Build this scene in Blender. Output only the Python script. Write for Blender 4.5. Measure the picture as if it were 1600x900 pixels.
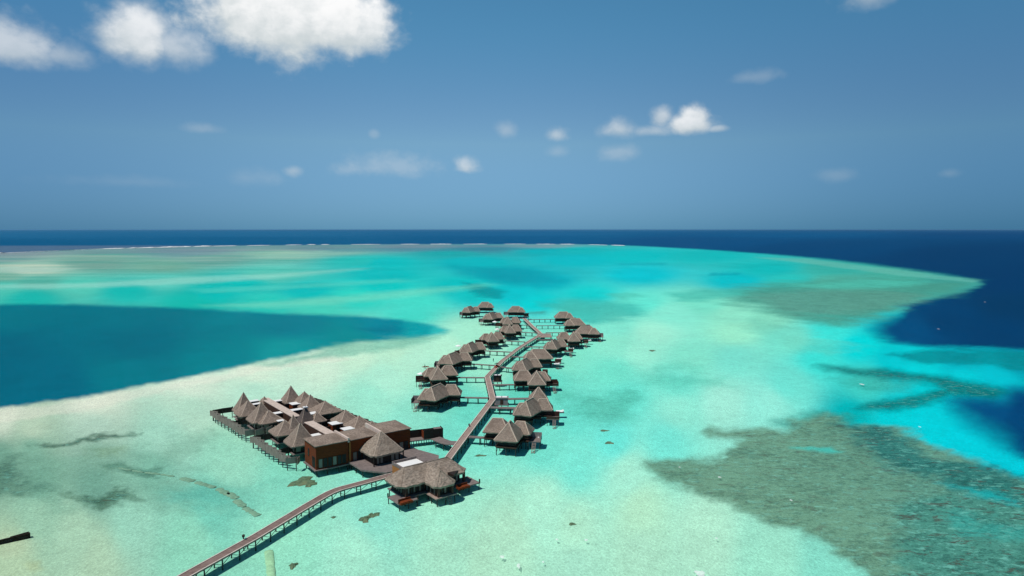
import bpy, bmesh, math, random
import numpy as np
from mathutils import Vector, Matrix
random.seed(7); np.random.seed(7)
for o in list(bpy.data.objects): bpy.data.objects.remove(o)
S = bpy.context.scene; C = S.collection
R = math.radians; PI = math.pi

# ------------------------------------------------------------ camera
CAMZ = 60.0; F = 1600*24.0/36.0; HOR = 358.5
PITCH = math.atan((450-HOR)/F)
cd = bpy.data.cameras.new('camera'); cam = bpy.data.objects.new('camera', cd); C.objects.link(cam)
cam.location = (0,0,CAMZ); cam.rotation_euler = (PI/2-PITCH,0,0)
cd.lens = 24.0; cd.sensor_width = 36; cd.clip_start = 1; cd.clip_end = 300000
S.camera = cam
cp, sp = math.cos(PITCH), math.sin(PITCH)
def at(px, py, z=0.0):
    a = (px-800)/F; b = (450-py)/F
    d = (a, cp+b*sp, -sp+b*cp)
    t = (z-CAMZ)/d[2]
    return Vector((a*t, d[1]*t, z))
def atY(px, py, Y):            # point on the ray at ground distance Y
    a = (px-800)/F; b = (450-py)/F
    dy = cp+b*sp; dz = -sp+b*cp; t = Y/dy
    return Vector((a*t, Y, CAMZ+dz*t))

# ------------------------------------------------------------ node helper
class N:
    def __init__(s, nt): s.nt = nt; s.n = nt.nodes; s.l = nt.links
    def put(s, sock, v):
        if v is None: return
        if hasattr(v, 'links') or hasattr(v, 'is_linked'): s.l.new(v, sock)
        else:
            try: sock.default_value = v
            except Exception: sock.default_value = (v[0],v[1],v[2],1) if len(v)==3 else v
    def math(s, op, a, b=None, c=None, clamp=False):
        m = s.n.new('ShaderNodeMath'); m.operation = op; m.use_clamp = clamp
        s.put(m.inputs[0], a); s.put(m.inputs[1], b); s.put(m.inputs[2], c); return m.outputs[0]
    def vmath(s, op, a, b=None):
        m = s.n.new('ShaderNodeVectorMath'); m.operation = op
        s.put(m.inputs[0], a); s.put(m.inputs[1], b); return m
    def mix(s, f, a, b, mode='MIX'):
        m = s.n.new('ShaderNodeMix'); m.data_type = 'RGBA'; m.blend_type = mode; m.clamp_factor = True
        s.put(m.inputs[0], f)
        for k, v in ((6,a),(7,b)):
            if isinstance(v, tuple) and len(v)==3: v = (*v,1)
            s.put(m.inputs[k], v)
        return m.outputs[2]
    def noise(s, vec, scale, detail=3, rough=.5, dist=0, dims='3D'):
        m = s.n.new('ShaderNodeTexNoise'); m.noise_dimensions = dims
        if vec is not None: s.l.new(vec, m.inputs['Vector'])
        m.inputs['Scale'].default_value = scale; m.inputs['Detail'].default_value = detail
        m.inputs['Roughness'].default_value = rough; m.inputs['Distortion'].default_value = dist
        return m.outputs[0]
    def ramp(s, f, a, b, c=0., d=1., smooth=True):
        m = s.n.new('ShaderNodeMapRange'); m.interpolation_type = 'SMOOTHSTEP' if smooth else 'LINEAR'
        s.put(m.inputs[0], f); m.inputs[1].default_value = a; m.inputs[2].default_value = b
        m.inputs[3].default_value = c; m.inputs[4].default_value = d; return m.outputs[0]
    def mapping(s, vec, scale=(1,1,1), rot=(0,0,0), loc=(0,0,0)):
        m = s.n.new('ShaderNodeMapping'); s.l.new(vec, m.inputs[0])
        m.inputs['Scale'].default_value = scale; m.inputs['Rotation'].default_value = rot; m.inputs['Location'].default_value = loc
        return m.outputs[0]

# ------------------------------------------------------------ sky, sun, exposure
SUN_EL, SUN_AZ = 63.0, -119.0     # azimuth clockwise from +Y
W = bpy.data.worlds.new('World'); S.world = W; W.use_nodes = True
def build_world():
    nt = W.node_tree; nt.nodes.clear(); g = N(nt)
    out = g.n.new('ShaderNodeOutputWorld')
    sky = g.n.new('ShaderNodeTexSky'); sky.sky_type = 'NISHITA'; sky.sun_disc = False
    sky.sun_elevation = R(SUN_EL); sky.sun_rotation = R(SUN_AZ)
    sky.altitude = 0; sky.air_density = 1.0; sky.dust_density = 0.0; sky.ozone_density = 8.0
    bg = g.n.new('ShaderNodeBackground'); bg.inputs[1].default_value = 0.1
    hs = g.n.new('ShaderNodeHueSaturation'); hs.inputs['Saturation'].default_value = 1.0
    tc = g.n.new('ShaderNodeTexCoord'); sx = g.n.new('ShaderNodeSeparateXYZ'); g.l.new(tc.outputs['Generated'], sx.inputs[0])
    el = g.math('MULTIPLY', g.math('ARCSINE', sx.outputs[2]), 180/PI)
    az = g.math('MULTIPLY', g.math('ARCTAN2', sx.outputs[0], sx.outputs[1]), 180/PI)
    # humid air near the horizon takes the glare down to a soft grey blue
    skyc = g.mix(g.ramp(el, 0, 7, 0, 1, False), SKYTINT_LO, SKYTINT_MID)
    skyc = g.mix(g.ramp(el, 8, 18), skyc, SKYTINT_HI)
    skyc = g.mix(1.0, sky.outputs[0], skyc, 'MULTIPLY')
    right = g.math('MULTIPLY', g.ramp(az, -4, 40, 0, 1), g.ramp(el, -2, 22, 1, .35))
    skyc = g.mix(right, skyc, g.mix(1.0, skyc, SKYTINT_R, 'MULTIPLY'))
    left = g.math('MULTIPLY', g.ramp(az, -8, -42, 0, 1), g.ramp(el, -2, 45, 1, .2))
    skyc = g.mix(left, skyc, g.mix(1.0, skyc, SKYTINT_L, 'MULTIPLY'))
    zen = g.ramp(el, 19, 50, 1, .42); zc = g.n.new('ShaderNodeCombineXYZ'); [g.l.new(zen, zc.inputs[q]) for q in range(3)]
    skyc = g.mix(1.0, skyc, zc.outputs[0], 'MULTIPLY')   # sky above the view dimmed to cut the ambient fill
    g.l.new(skyc, bg.inputs[0])
    # clouds, placed by compass direction and height above the horizon
    v = g.n.new('ShaderNodeCombineXYZ'); g.l.new(az, v.inputs[0]); g.l.new(g.math('MULTIPLY', el, 1.25), v.inputs[1])
    n1 = g.math('SUBTRACT', g.noise(v.outputs[0], .24, 5, .50, .1), .5)
    v2 = g.mapping(v.outputs[0], loc=(31,7,3))
    n2 = g.math('SUBTRACT', g.noise(v2, .75, 5, .58, .15), .5)
    vw = g.mapping(v.outputs[0], loc=(11,57,3))
    w1 = g.math('MULTIPLY', g.math('SUBTRACT', g.noise(v2, .3, 3), .5), 3.2)
    azw = g.math('ADD', az, w1)
    def cloud(px, py, rx, ru, rd, op, soft=.35, na=1.1, fine=.5, ns=None):
        a0 = math.degrees(math.atan((px-800)/F)); rr = math.hypot(px-800, F)
        e0 = math.degrees(math.atan((HOR-py)/rr)); k = math.degrees(1/rr); k1 = math.degrees(F/rr**2)
        wx = az if rx < 45 else azw
        dx = g.math('DIVIDE', g.math('SUBTRACT', wx, a0), rx*k1)
        de = g.math('SUBTRACT', el, e0)
        up = g.math('DIVIDE', g.math('MAXIMUM', de, 0), ru*k); dn = g.math('DIVIDE', g.math('MINIMUM', de, 0), rd*k)
        dy = g.math('ADD', up, dn)
        d = g.math('SQRT', g.math('ADD', g.math('MULTIPLY', dx, dx), g.math('MULTIPLY', dy, dy)))
        m = g.math('SUBTRACT', 1, d)
        nn = g.math('ADD', g.math('MULTIPLY', n1, na), g.math('MULTIPLY', n2, na*fine))
        m = g.math('ADD', m, nn)
        return g.math('MULTIPLY', g.ramp(m, 0, soft), op), dy
    big = [(470,36,190,110,76,1.0,.5,1.0,.4),(555,56,92,60,46,.95,.5,.9,.4),(400,26,100,80,66,1.0,.5,.8,.4),(222,64,105,64,54,.86,.8,1.2,.4),(296,84,70,46,42,.6,1.0,1.3,.4),(50,88,105,52,32,.62,.8,1.3,.45),(2,128,16,22,30,.4,.9,.8,.4),(130,96,70,34,22,.44,.9,1.4,.35),
           (1340,6,68,26,24,.38,.9,1.2,.5)]
    sm = [(1075,198,62,26,18,.85,.7,.9,.6),(1080,190,36,28,20,.85,.6,.9,.6),(1030,186,28,20,24,.6,.9,1.0,.8),(1115,204,26,10,8,.5,.8,.8,.6),(965,206,42,22,16,.55,.9,1.2,.6),(1012,208,60,14,10,.42,1.0,1.1,.6),(868,214,24,18,12,.5,1.1,1.2,.8),(790,206,24,20,18,.3,1.0,.9,.6),
          (729,266,30,26,9,.6,.9,1.1,.8),(610,264,120,30,20,.26,1.2,1.7,.8),(462,268,22,12,14,.38,.9,.9,.6),(400,280,70,20,16,.14,1.2,1.5,.6),(325,205,44,14,10,.19,1.0,1.1,.6),(588,212,12,10,10,.18,.8,.6,.6),
          (965,240,46,16,16,.26,1,1.1,.6),(1172,127,52,16,12,.18,1,1.2,.6),(1300,274,42,14,16,.13,1,1.2,.6),(1476,272,26,12,12,.13,1,1,.6),(870,240,26,14,12,.18,1,1,.6),(200,285,160,14,12,.08,1.2,1.4,.6)]
    tot = None; shade = None
    for c in big+sm:
        m, dy = cloud(*c)
        tot = m if tot is None else g.math('MAXIMUM', tot, m)
        s_ = g.math('MULTIPLY', m, g.ramp(g.math('ADD', dy, g.math('ADD', g.math('MULTIPLY', n2, 1.3), g.math('MULTIPLY', n1, 1.6))), -.8, .7, 0, 1))
        shade = s_ if shade is None else g.math('MAXIMUM', shade, s_)
    ccol = g.mix(shade, CLOUD_LO, CLOUD_HI)
    cb = g.n.new('ShaderNodeBackground'); g.l.new(ccol, cb.inputs[0]); cb.inputs[1].default_value = 1.0
    ms = g.n.new('ShaderNodeMixShader'); g.l.new(g.math('MINIMUM', tot, 1), ms.inputs[0]); g.l.new(bg.outputs[0], ms.inputs[1]); g.l.new(cb.outputs[0], ms.inputs[2])
    g.l.new(ms.outputs[0], out.inputs[0])
SKYTINT_LO = (.18,.46,.88); SKYTINT_MID = (.75,.90,.89); SKYTINT_HI = (.64,1.06,.98); SKYTINT_R = (.38,.51,.59); SKYTINT_L = (.61,.70,.78)
CLOUD_LO = (.60,.66,.68); CLOUD_HI = (.99,.99,.99)
build_world()
W.cycles.sampling_method = 'NONE'
sl = bpy.data.lights.new('sun', 'SUN'); so = bpy.data.objects.new('sun', sl); C.objects.link(so)
sl.energy = 3.65; sl.angle = R(.6); sl.color = (1,.96,.9)
sd = Vector((math.sin(R(SUN_AZ))*math.cos(R(SUN_EL)), math.cos(R(SUN_AZ))*math.cos(R(SUN_EL)), math.sin(R(SUN_EL))))
so.rotation_euler = sd.to_track_quat('Z','Y').to_euler()
vs = S.view_settings; vs.view_transform = 'Standard'; vs.look = 'None'; vs.gamma = 1; vs.exposure = 0.0
S.render.engine = 'CYCLES'; S.cycles.max_bounces = 6; S.cycles.transparent_max_bounces = 8

# ------------------------------------------------------------ water map: the lagoon floor
def lin(c): 
    c = np.asarray(c, float)/255; return np.where(c<=.04045, c/12.92, ((c+.055)/1.055)**2.4)
def vnoise(x, y, seed=0):
    xi = np.floor(x).astype(np.int64); yi = np.floor(y).astype(np.int64); xf = x-xi; yf = y-yi
    def h(a, b):
        n = (a*374761393 + b*668265263 + seed*974711) & 0x7fffffff
        n = ((n ^ (n>>13))*1274126177) & 0x7fffffff
        return ((n ^ (n>>16)) & 0xffff)/65535.0
    u = xf*xf*(3-2*xf); v = yf*yf*(3-2*yf)
    return (h(xi,yi)*(1-u)+h(xi+1,yi)*u)*(1-v) + (h(xi,yi+1)*(1-u)+h(xi+1,yi+1)*u)*v
def fbm(x, y, o=4, seed=0):
    t = 0; a = .5; s = 0
    for k in range(o): t = t + a*vnoise(x*2**k+17.3*k, y*2**k+9.1*k, seed+k); s += a; a *= .55
    return t/s*2-1
def sdist(px, py, poly, xs):
    P = np.array(poly, float); P = P*[xs,1]; x = px*xs; y = py
    d = np.full(x.shape, 1e9); ins = np.zeros(x.shape, bool); n = len(P)
    for i in range(n):
        a = P[i]; b = P[(i+1)%n]; e = b-a; L = e@e+1e-9
        t = np.clip(((x-a[0])*e[0]+(y-a[1])*e[1])/L, 0, 1)
        d = np.minimum(d, np.hypot(x-a[0]-t*e[0], y-a[1]-t*e[1]))
        c = ((a[1] > y) != (b[1] > y)) & (x < (b[0]-a[0])*(y-a[1])/(b[1]-a[1]+1e-12)+a[0]); ins ^= c
    return np.where(ins, d, -d)
def idw(px, py, pts, ys=2.2, p=3.8):
    num = np.zeros(px.shape+(3,)); den = np.zeros(px.shape)
    for x, y, c in pts:
        y0 = (py-358.5); yy = y-358.5
        d2 = ((px-x)*.9)**2 + (np.abs(np.log(np.maximum(y0,1.))-np.log(max(yy,1.)))*260)**2*1.0
        w = 1/(d2+60)**(p/2); num += w[...,None]*lin(c); den += w
    return num/den[...,None]
OCEAN = [(0,360,(24,98,140)),(800,360,(20,94,138)),(1600,360,(8,70,116)),
 (0,366,(26,100,142)),(400,366,(26,100,142)),(800,366,(20,94,138)),(1200,366,(12,82,128)),(1600,366,(8,66,112)),
 (0,385,(12,88,130)),(400,376,(14,90,132)),(800,373,(10,86,130)),(1100,378,(2,74,120)),(1300,388,(0,66,110)),(1500,400,(0,58,100)),(1700,400,(0,56,98)),
 (1580,440,(0,56,98)),(1580,480,(0,56,94)),(1480,500,(0,62,104)),(1420,512,(0,74,118)),(1800,520,(0,54,92)),(1560,520,(0,60,102)),(1600,630,(0,66,112)),(1560,632,(0,76,122)),(1590,680,(0,68,112)),(1700,700,(0,62,104)),(2200,700,(0,58,98))]
LAG = [(0,400,(120,160,156)),(-300,400,(120,160,156)),(300,395,(112,155,158)),(500,389,(108,155,155)),(650,386,(112,150,158)),(850,384,(110,160,165)),(900,391,(20,180,180)),(150,412,(118,168,152)),(50,421,(176,208,184)),(0,432,(120,180,158)),(250,416,(120,176,155)),(330,404,(120,172,158)),(450,397,(140,190,168)),(520,392,(120,180,165)),
 (420,430,(90,200,180)),(560,408,(40,190,180)),(700,396,(30,168,168)),(760,389,(60,140,155)),(850,392,(10,175,180)),
 (0,449,(80,200,178)),(120,446,(90,205,182)),(250,440,(90,202,184)),(-300,449,(100,200,178)),(60,440,(90,180,160)),(200,455,(25,190,178)),(50,465,(30,186,172)),(380,442,(10,194,184)),(330,458,(0,190,180)),(480,455,(0,190,184)),(300,470,(20,188,172)),(500,478,(70,208,184)),(420,474,(40,200,182)),
 (600,410,(5,190,188)),(600,430,(0,188,186)),(740,410,(0,182,186)),(900,405,(0,186,192)),(800,430,(0,170,180)),(850,440,(0,176,186)),(1000,430,(0,194,202)),(980,400,(0,190,190)),(1100,400,(20,185,182)),(1200,420,(20,184,180)),(1150,440,(0,190,195)),(1240,440,(40,195,185)),
 (600,447,(10,200,190)),(560,465,(40,212,192)),(650,470,(70,220,198)),(640,492,(70,215,195)),(720,448,(0,192,188)),(740,462,(20,195,190)),(800,460,(0,196,200)),(840,472,(0,206,205)),
 (920,460,(20,205,200)),(900,490,(90,222,205)),(1000,475,(100,228,205)),(1050,490,(135,232,206)),(1100,474,(120,222,194)),(1150,490,(140,226,195)),(1200,500,(130,215,185)),
 (1300,420,(55,172,158)),(1400,430,(70,172,152)),(1480,440,(60,160,150)),(1300,440,(80,185,165)),(1350,460,(78,165,140)),(1350,480,(80,165,142)),
 (740,520,(165,236,205)),(700,545,(180,238,206)),(620,550,(186,236,203)),(500,570,(206,236,210)),(400,585,(212,236,210)),(300,600,(214,236,212)),(150,625,(216,232,208)),(0,650,(206,222,198)),(-300,680,(205,210,185)),(560,556,(195,235,204)),(760,545,(165,236,206)),(760,580,(150,232,200)),
 (600,590,(170,234,203)),(640,560,(178,236,205)),(580,620,(150,228,196)),(400,610,(184,232,206)),(300,640,(180,222,196)),(150,670,(170,208,182)),(50,670,(182,208,180)),(50,700,(130,180,155)),(0,720,(118,165,142)),(150,705,(138,185,158)),(260,690,(158,214,186)),(250,740,(128,196,168)),(150,760,(112,168,144)),(60,760,(120,172,148)),(350,720,(150,220,188)),
 (450,750,(130,218,188)),(330,790,(115,205,178)),(200,800,(150,212,182)),(60,800,(158,204,174)),(20,880,(176,206,170)),(150,880,(168,208,172)),(120,840,(165,210,175)),(300,850,(140,215,182)),(450,850,(145,224,190)),(-300,850,(170,206,172)),
 (580,720,(125,222,190)),(580,800,(130,222,190)),(560,870,(150,225,188)),(700,800,(150,228,190)),(700,860,(152,220,182)),(800,850,(160,222,182)),(760,880,(158,220,180)),(850,790,(158,230,192)),(900,830,(160,226,186)),(1000,860,(155,218,180)),(1000,800,(165,228,184)),(1100,840,(158,222,184)),(1200,880,(140,218,182)),(1300,890,(120,210,180)),(980,740,(150,228,192)),(900,880,(150,218,182)),
 (900,725,(110,226,196)),(850,700,(105,222,192)),(960,690,(95,224,198)),(1040,690,(105,224,196)),(900,650,(98,220,194)),(980,620,(100,222,196)),(1060,640,(135,228,198)),(1130,630,(150,228,200)),(1200,630,(135,226,200)),(1230,600,(105,222,200)),(1060,600,(110,222,196)),
 (960,580,(110,222,194)),(1000,550,(150,232,204)),(1080,560,(130,226,198)),(1150,560,(120,222,200)),(960,540,(140,232,204)),(1020,520,(158,234,206)),(960,510,(130,230,205)),(1150,520,(150,230,196)),(1230,530,(120,226,202)),(1280,560,(60,220,205)),
 (1300,520,(60,225,212)),(1340,540,(0,212,210)),(1400,560,(0,196,200)),(1370,500,(0,205,208)),(1500,560,(0,170,182)),(1600,565,(10,150,165)),(1440,582,(0,205,206)),(1500,592,(0,200,205)),(1560,600,(0,190,200)),(1700,590,(0,180,190)),(1350,600,(60,200,185)),
 (1330,650,(0,180,180)),(1400,650,(0,200,200)),(1450,670,(0,200,202)),(1500,700,(0,200,204)),(1570,725,(0,195,202)),(1700,760,(0,180,190)),
 (860,600,(100,216,190)),(740,640,(100,214,186)),(700,700,(105,216,186)),(820,620,(95,208,182)),(640,660,(130,222,190)),(760,680,(110,220,190)),(700,600,(110,215,186)),(880,560,(125,222,194)),(830,560,(120,216,190)),(900,535,(130,230,202))]
def lift_pt(x, y, c):
    k = 0.
    if y > 540 and x > 540: k = min(1, (y-540)/140)*max(0, min(1, (c[1]-185)/30))
    if 540 >= x > 60 and y > 640: k = .4
    return (x, y, (c[0]+14*k, c[1]+4*k, c[2]+13*k))
LAG = [lift_pt(*q) for q in LAG]
POLY_LAG = [(-900,420),(-200,399),(0,395.5),(160,388.5),(320,384.5),(640,381.5),(900,381.5),(1000,384.5),(1100,390),(1200,397),(1300,406),(1350,412),(1450,425),(1500,433),(1528,439),(1534,445),(1522,451),(1490,459),(1440,470),(1400,477),(1420,480),(1405,492),(1372,502),(1362,515),(1370,526),(1400,537),(1450,541),(1520,543),(1600,547),(2400,560),(2400,640),(1640,606),(1575,606),(1560,618),(1510,616),(1478,626),(1490,645),(1515,664),(1560,690),(1600,715),(2400,1000),(2400,1200),(-900,1200)]
BASIN = [(-900,476),(0,476),(120,476),(300,482),(450,490),(560,494),(630,500),(680,508),(703,516),(695,522),(640,530),(560,536),(510,544),(470,553),(400,567),(300,588),(150,617),(0,637),(-900,760)]
BC = [(0,485,(0,120,135)),(200,500,(0,118,134)),(450,508,(0,126,142)),(600,512,(0,135,152)),(660,514,(15,160,165)),(690,516,(50,190,185)),(560,530,(10,140,145)),(450,550,(20,150,152)),(350,560,(0,132,142)),(200,585,(0,124,138)),(80,600,(0,108,130)),(0,560,(0,104,126)),(-300,560,(0,100,122)),(200,540,(0,112,130))]
B1 = [(1011,724),(1046,716),(1116,716),(1147,697),(1162,688),(1110,681),(1104,674),(1154,670),(1228,674),(1244,658),(1282,650),(1329,668),(1406,672),(1422,680),(1445,699),(1523,718),(1600,747),(2400,1000),(2400,1200),(1500,1200),(1360,900),(1302,852),(1232,821),(1135,790),(1050,753)]
# polygon, colours, softness (inner,outer), x squash, warp size, opacity, spottiness
LAYERS = [
 ([(1150,449),(1250,440),(1330,432),(1380,436),(1520,440),(1490,458),(1440,470),(1390,486),(1372,502),(1300,512),(1240,500),(1190,480),(1140,470)], (76,158,138), 10, .35, 9, .85, .5),
 ([(1180,462),(1260,452),(1340,452),(1430,458),(1450,466),(1380,484),(1300,494),(1240,490),(1200,478)], (98,156,138), 7, .3, 9, .6, .7),
 ([(1240,446),(1330,438),(1450,440),(1400,449),(1290,452)], (84,206,182), 5, .3, 6, .55, .5),
 ([(1180,402),(1260,404),(1330,413),(1420,424),(1530,438),(1520,441),(1400,430),(1280,414)], (110,190,172), 1.6, .3, 2, .5, .4),
 ([(1040,459),(1100,452),(1170,452),(1160,460),(1100,470),(1060,470)], (70,190,172), 4, .3, 4, .7, .35),
 ([(840,473),(900,468),(1000,478),(1000,495),(930,506),(880,490)], (62,186,172), 6, .35, 6, .75, .3),
 ([(950,460),(985,456),(1010,464),(970,470)], (80,195,175), 3, .3, 4, .6, .3),
 ([(825,488),(850,486),(850,491),(825,491)], (70,160,150), 2, .3, 2, .8, .3),
 ([(720,440),(745,443),(790,456),(785,467),(750,462),(735,452)], (10,140,145), 3, .3, 6, .7, .6),
 ([(700,415),(830,420),(880,440),(800,446),(720,430)], (0,150,165), 6, .25, 6, .55, .2),
 ([(1110,426),(1160,427),(1160,430),(1110,430)], (0,140,155), 1.5, .3, 5, .5, .1),
 ([(965,411),(1040,411),(1040,415),(965,414)], (0,150,165), 1.5, .25, 5, .35, .1),
 ([(0,384),(640,383),(850,383.5),(860,386),(640,388),(0,400),(-600,420),(-600,412)], (120,135,150), 1.5, .1, 1.5, .42, .2),
 ([(500,389),(760,386),(880,388),(700,393),(520,394)], (60,130,150), 2, .1, 2, .5, .1),
 # pale sand streaks in the far lagoon
 ([(-100,446),(120,443),(280,434),(420,428),(560,420),(420,436),(280,444),(120,450),(-100,452)], (150,218,200), 3, .1, 2, .6, 0),
 ([(300,452),(440,446),(620,436),(640,440),(440,452),(320,458)], (90,210,192), 3, .12, 2, .5, 0),
 ([(330,478),(450,470),(650,452),(760,444),(700,456),(560,472),(420,482)], (110,216,188), 4, .12, 3, .7, 0),
 ([(-100,419),(60,417),(120,420),(60,426),(-100,426)], (180,212,196), 3, .12, 3, .5, 0),
 ([(420,398),(500,394),(560,396),(480,402),(400,404)], (150,200,182), 2.5, .1, 2, .4, 0),
 ([(-600,476)]+BASIN[1:-1]+[(-900,760)], BC, 4, .5, 1.5, 1, .15),
 ([(560,512),(600,510),(640,513),(600,518),(565,517)], (0,118,140), 4, .25, 6, .6, .6),
 ([(60,520),(240,505),(420,515),(300,545),(120,560)], (0,108,128), 16, .25, 14, .45, 0),
 ([(-300,700),(0,641),(150,621),(300,592),(400,571),(520,557),(560,561),(400,583),(300,604),(150,636),(0,660),(-300,720)], (230,232,212), 4, .5, 4, .42, 0),
 ([(400,571),(470,556),(530,536),(600,530),(690,524),(640,545),(560,552),(500,560),(440,570)], (110,190,165), 5, .4, 6, .6, .6),
 # weedy patches on the near left flats
 ([(0,720),(60,700),(160,712),(230,690),(320,686),(300,712),(220,740),(330,765),(360,790),(250,800),(120,785),(0,770),(-300,770),(-300,730)], (116,168,144), 22, .4, 26, .5, .35),
 ([(-40,728),(40,722),(80,745),(60,765),(-40,768)], (84,128,108), 9, .3, 18, .65, 1),
 ([(90,770),(180,758),(230,772),(160,785)], (74,114,90), 6, .3, 16, .75, 1),
 ([(140,700),(190,695),(180,712),(140,715)], (130,168,132), 7, .4, 10, .5, .5),
 ([(160,728),(240,730),(230,742),(170,742)], (84,132,110), 5, .3, 14, .7, .9),
 ([(250,765),(330,760),(350,785),(270,790)], (90,190,172), 12, .4, 10, .5, .3),
 ([(60,690),(110,688),(150,680),(230,670),(220,678),(170,686),(110,697)], (80,116,96), 4, .3, 11, .85, 1),
 ([(320,770),(420,760),(430,800),(360,810)], (95,185,165), 12, .5, 12, .4, .3),
 ([(-100,845),(20,838),(50,850),(20,870),(-100,880)], (205,208,172), 12, .5, 10, .2, 0),
 ([(40,880),(70,876),(76,890),(44,892)], (175,190,140), 6, .5, 6, .4, .1),
 # middle lagoon grass
 ([(900,625),(980,610),(990,650),(930,665),(905,650)], (80,180,155), 12, .5, 16, .5, .75),
 ([(1000,590),(1120,592),(1130,606),(1020,606)], (85,195,170), 8, .4, 10, .4, .5),
 ([(1020,570),(1100,568),(1090,580),(1030,580)], (95,205,180), 6, .4, 10, .35, .5),
 ([(1180,500),(1300,530),(1340,550),(1240,548),(1180,520)], (110,205,180), 8, .3, 10, .4, .5),
 ([(1010,730),(1100,735),(1060,750)], (110,180,150), 8, .5, 8, .5, .5),
 # right side reefs
 ([(1385,556),(1440,548),(1500,545),(1600,549),(2300,556),(2300,580),(1600,576),(1520,572),(1440,572)], (10,135,140), 4, .35, 6, .75, .5),
 ([(1290,574),(1390,576),(1470,586),(1530,597),(1572,612),(1550,622),(1484,618),(1430,632),(1385,642),(1335,640),(1360,626),(1420,618),(1470,608),(1440,596),(1370,588),(1300,582)], (16,116,112), 7, .35, 5, .85, .85),
 ([(1300,588),(1380,590),(1440,600),(1420,612),(1350,610)], (60,165,150), 7, .35, 5, .45, 1.0),
 ([(1225,665),(1290,645),(1340,650),(1330,672),(1250,680)], (50,150,135), 8, .4, 10, .6, .6),
 (B1, (106,150,124), 8, .6, 9, .92, .75),
 ([(1282,672),(1340,674),(1430,684),(1500,716),(1600,752),(2300,950),(2300,1100),(1600,800),(1450,750),(1380,712)], (22,112,110), 9, .5, 14, .75, .9),
 ([(1420,780),(1500,740),(1600,770),(2300,950),(2300,1200),(1380,1200),(1400,860)], (60,140,128), 26, .6, 26, .65, 1.0),
 ([(1235,699),(1300,698),(1320,706),(1290,706)], (70,200,185), 3, .4, 3, .8, .1),
 ([(1480,752),(1560,764),(1600,790),(1540,775)], (20,180,180), 6, .5, 9, .7, .2),
 ([(1500,800),(1600,830),(1600,850),(1480,830)], (50,170,160), 10, .5, 16, .5, .5),
]
GAIN = np.array([1.05,.95,.97]); LIFT = np.array([.0035,.003,.005])
def floor_colour(px, py):
    k = np.clip((py-358)/120, .06, 1.6)
    def warp(s, amp):
        return (px + amp*2.2*k*fbm(px*.02/k, py*.05/k, 5, s) + (2+amp*.5)*k*fbm(px*.11/k, py*.28/k, 3, s+5), py + amp*.9*k*fbm(px*.02/k+50, py*.05/k, 5, s+9) + (.8+amp*.22)*k*fbm(px*.11/k+9, py*.28/k, 3, s+7))
    col = idw(px, py, OCEAN); lag = idw(px, py, LAG)
    # broad uneven patches of sand and thin weed
    v = fbm(px*.012/k**.5, py*.05/k, 5, 31)
    lag = lag*(1+.05*v[...,None])
    st = fbm(px*.006+py*.02, py*.42, 4, 77)*np.clip((470-py)/60,0,1)*np.clip((760-px)/300,.25,1)
    lag = lag*(1+np.array([.75,.2,.2])*st[...,None])
    wx, wy = warp(3, 2.5)
    d = sdist(wx, wy, POLY_LAG, .5)
    so_ = np.interp(px, [0,900,1200,1360,1500,1600,2000], [1.0,1.0,2.2,4,4.5,6,10])
    so_ = so_ + 13*np.exp(-((px-1385)/50)**2-((py-512)/20)**2) + 22*np.exp(-((px-1570)/130)**2-((py-655)/48)**2)
    m = np.clip(.5+d/(2*so_), 0, 1); m = m*m*(3-2*m); m = m[...,None]
    col = col*(1-m)+lag*m
    spot = np.zeros(px.shape); 
    for i, (poly, c, soft, xs, wa, op, sp_) in enumerate(LAYERS):
        wx, wy = warp(40+i*3, wa)
        d = sdist(wx, wy, poly, xs)
        a = np.clip(.5+d/(2*soft), 0, 1); a = a*a*(3-2*a)*op
        cc = idw(px, py, c) if isinstance(c, list) else lin(c)
        col = col*(1-a[...,None]) + cc*a[...,None]; spot = spot*(1-a)+a*sp_
    return np.clip((col-LIFT)*GAIN, 0.0005, .98), spot

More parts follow.
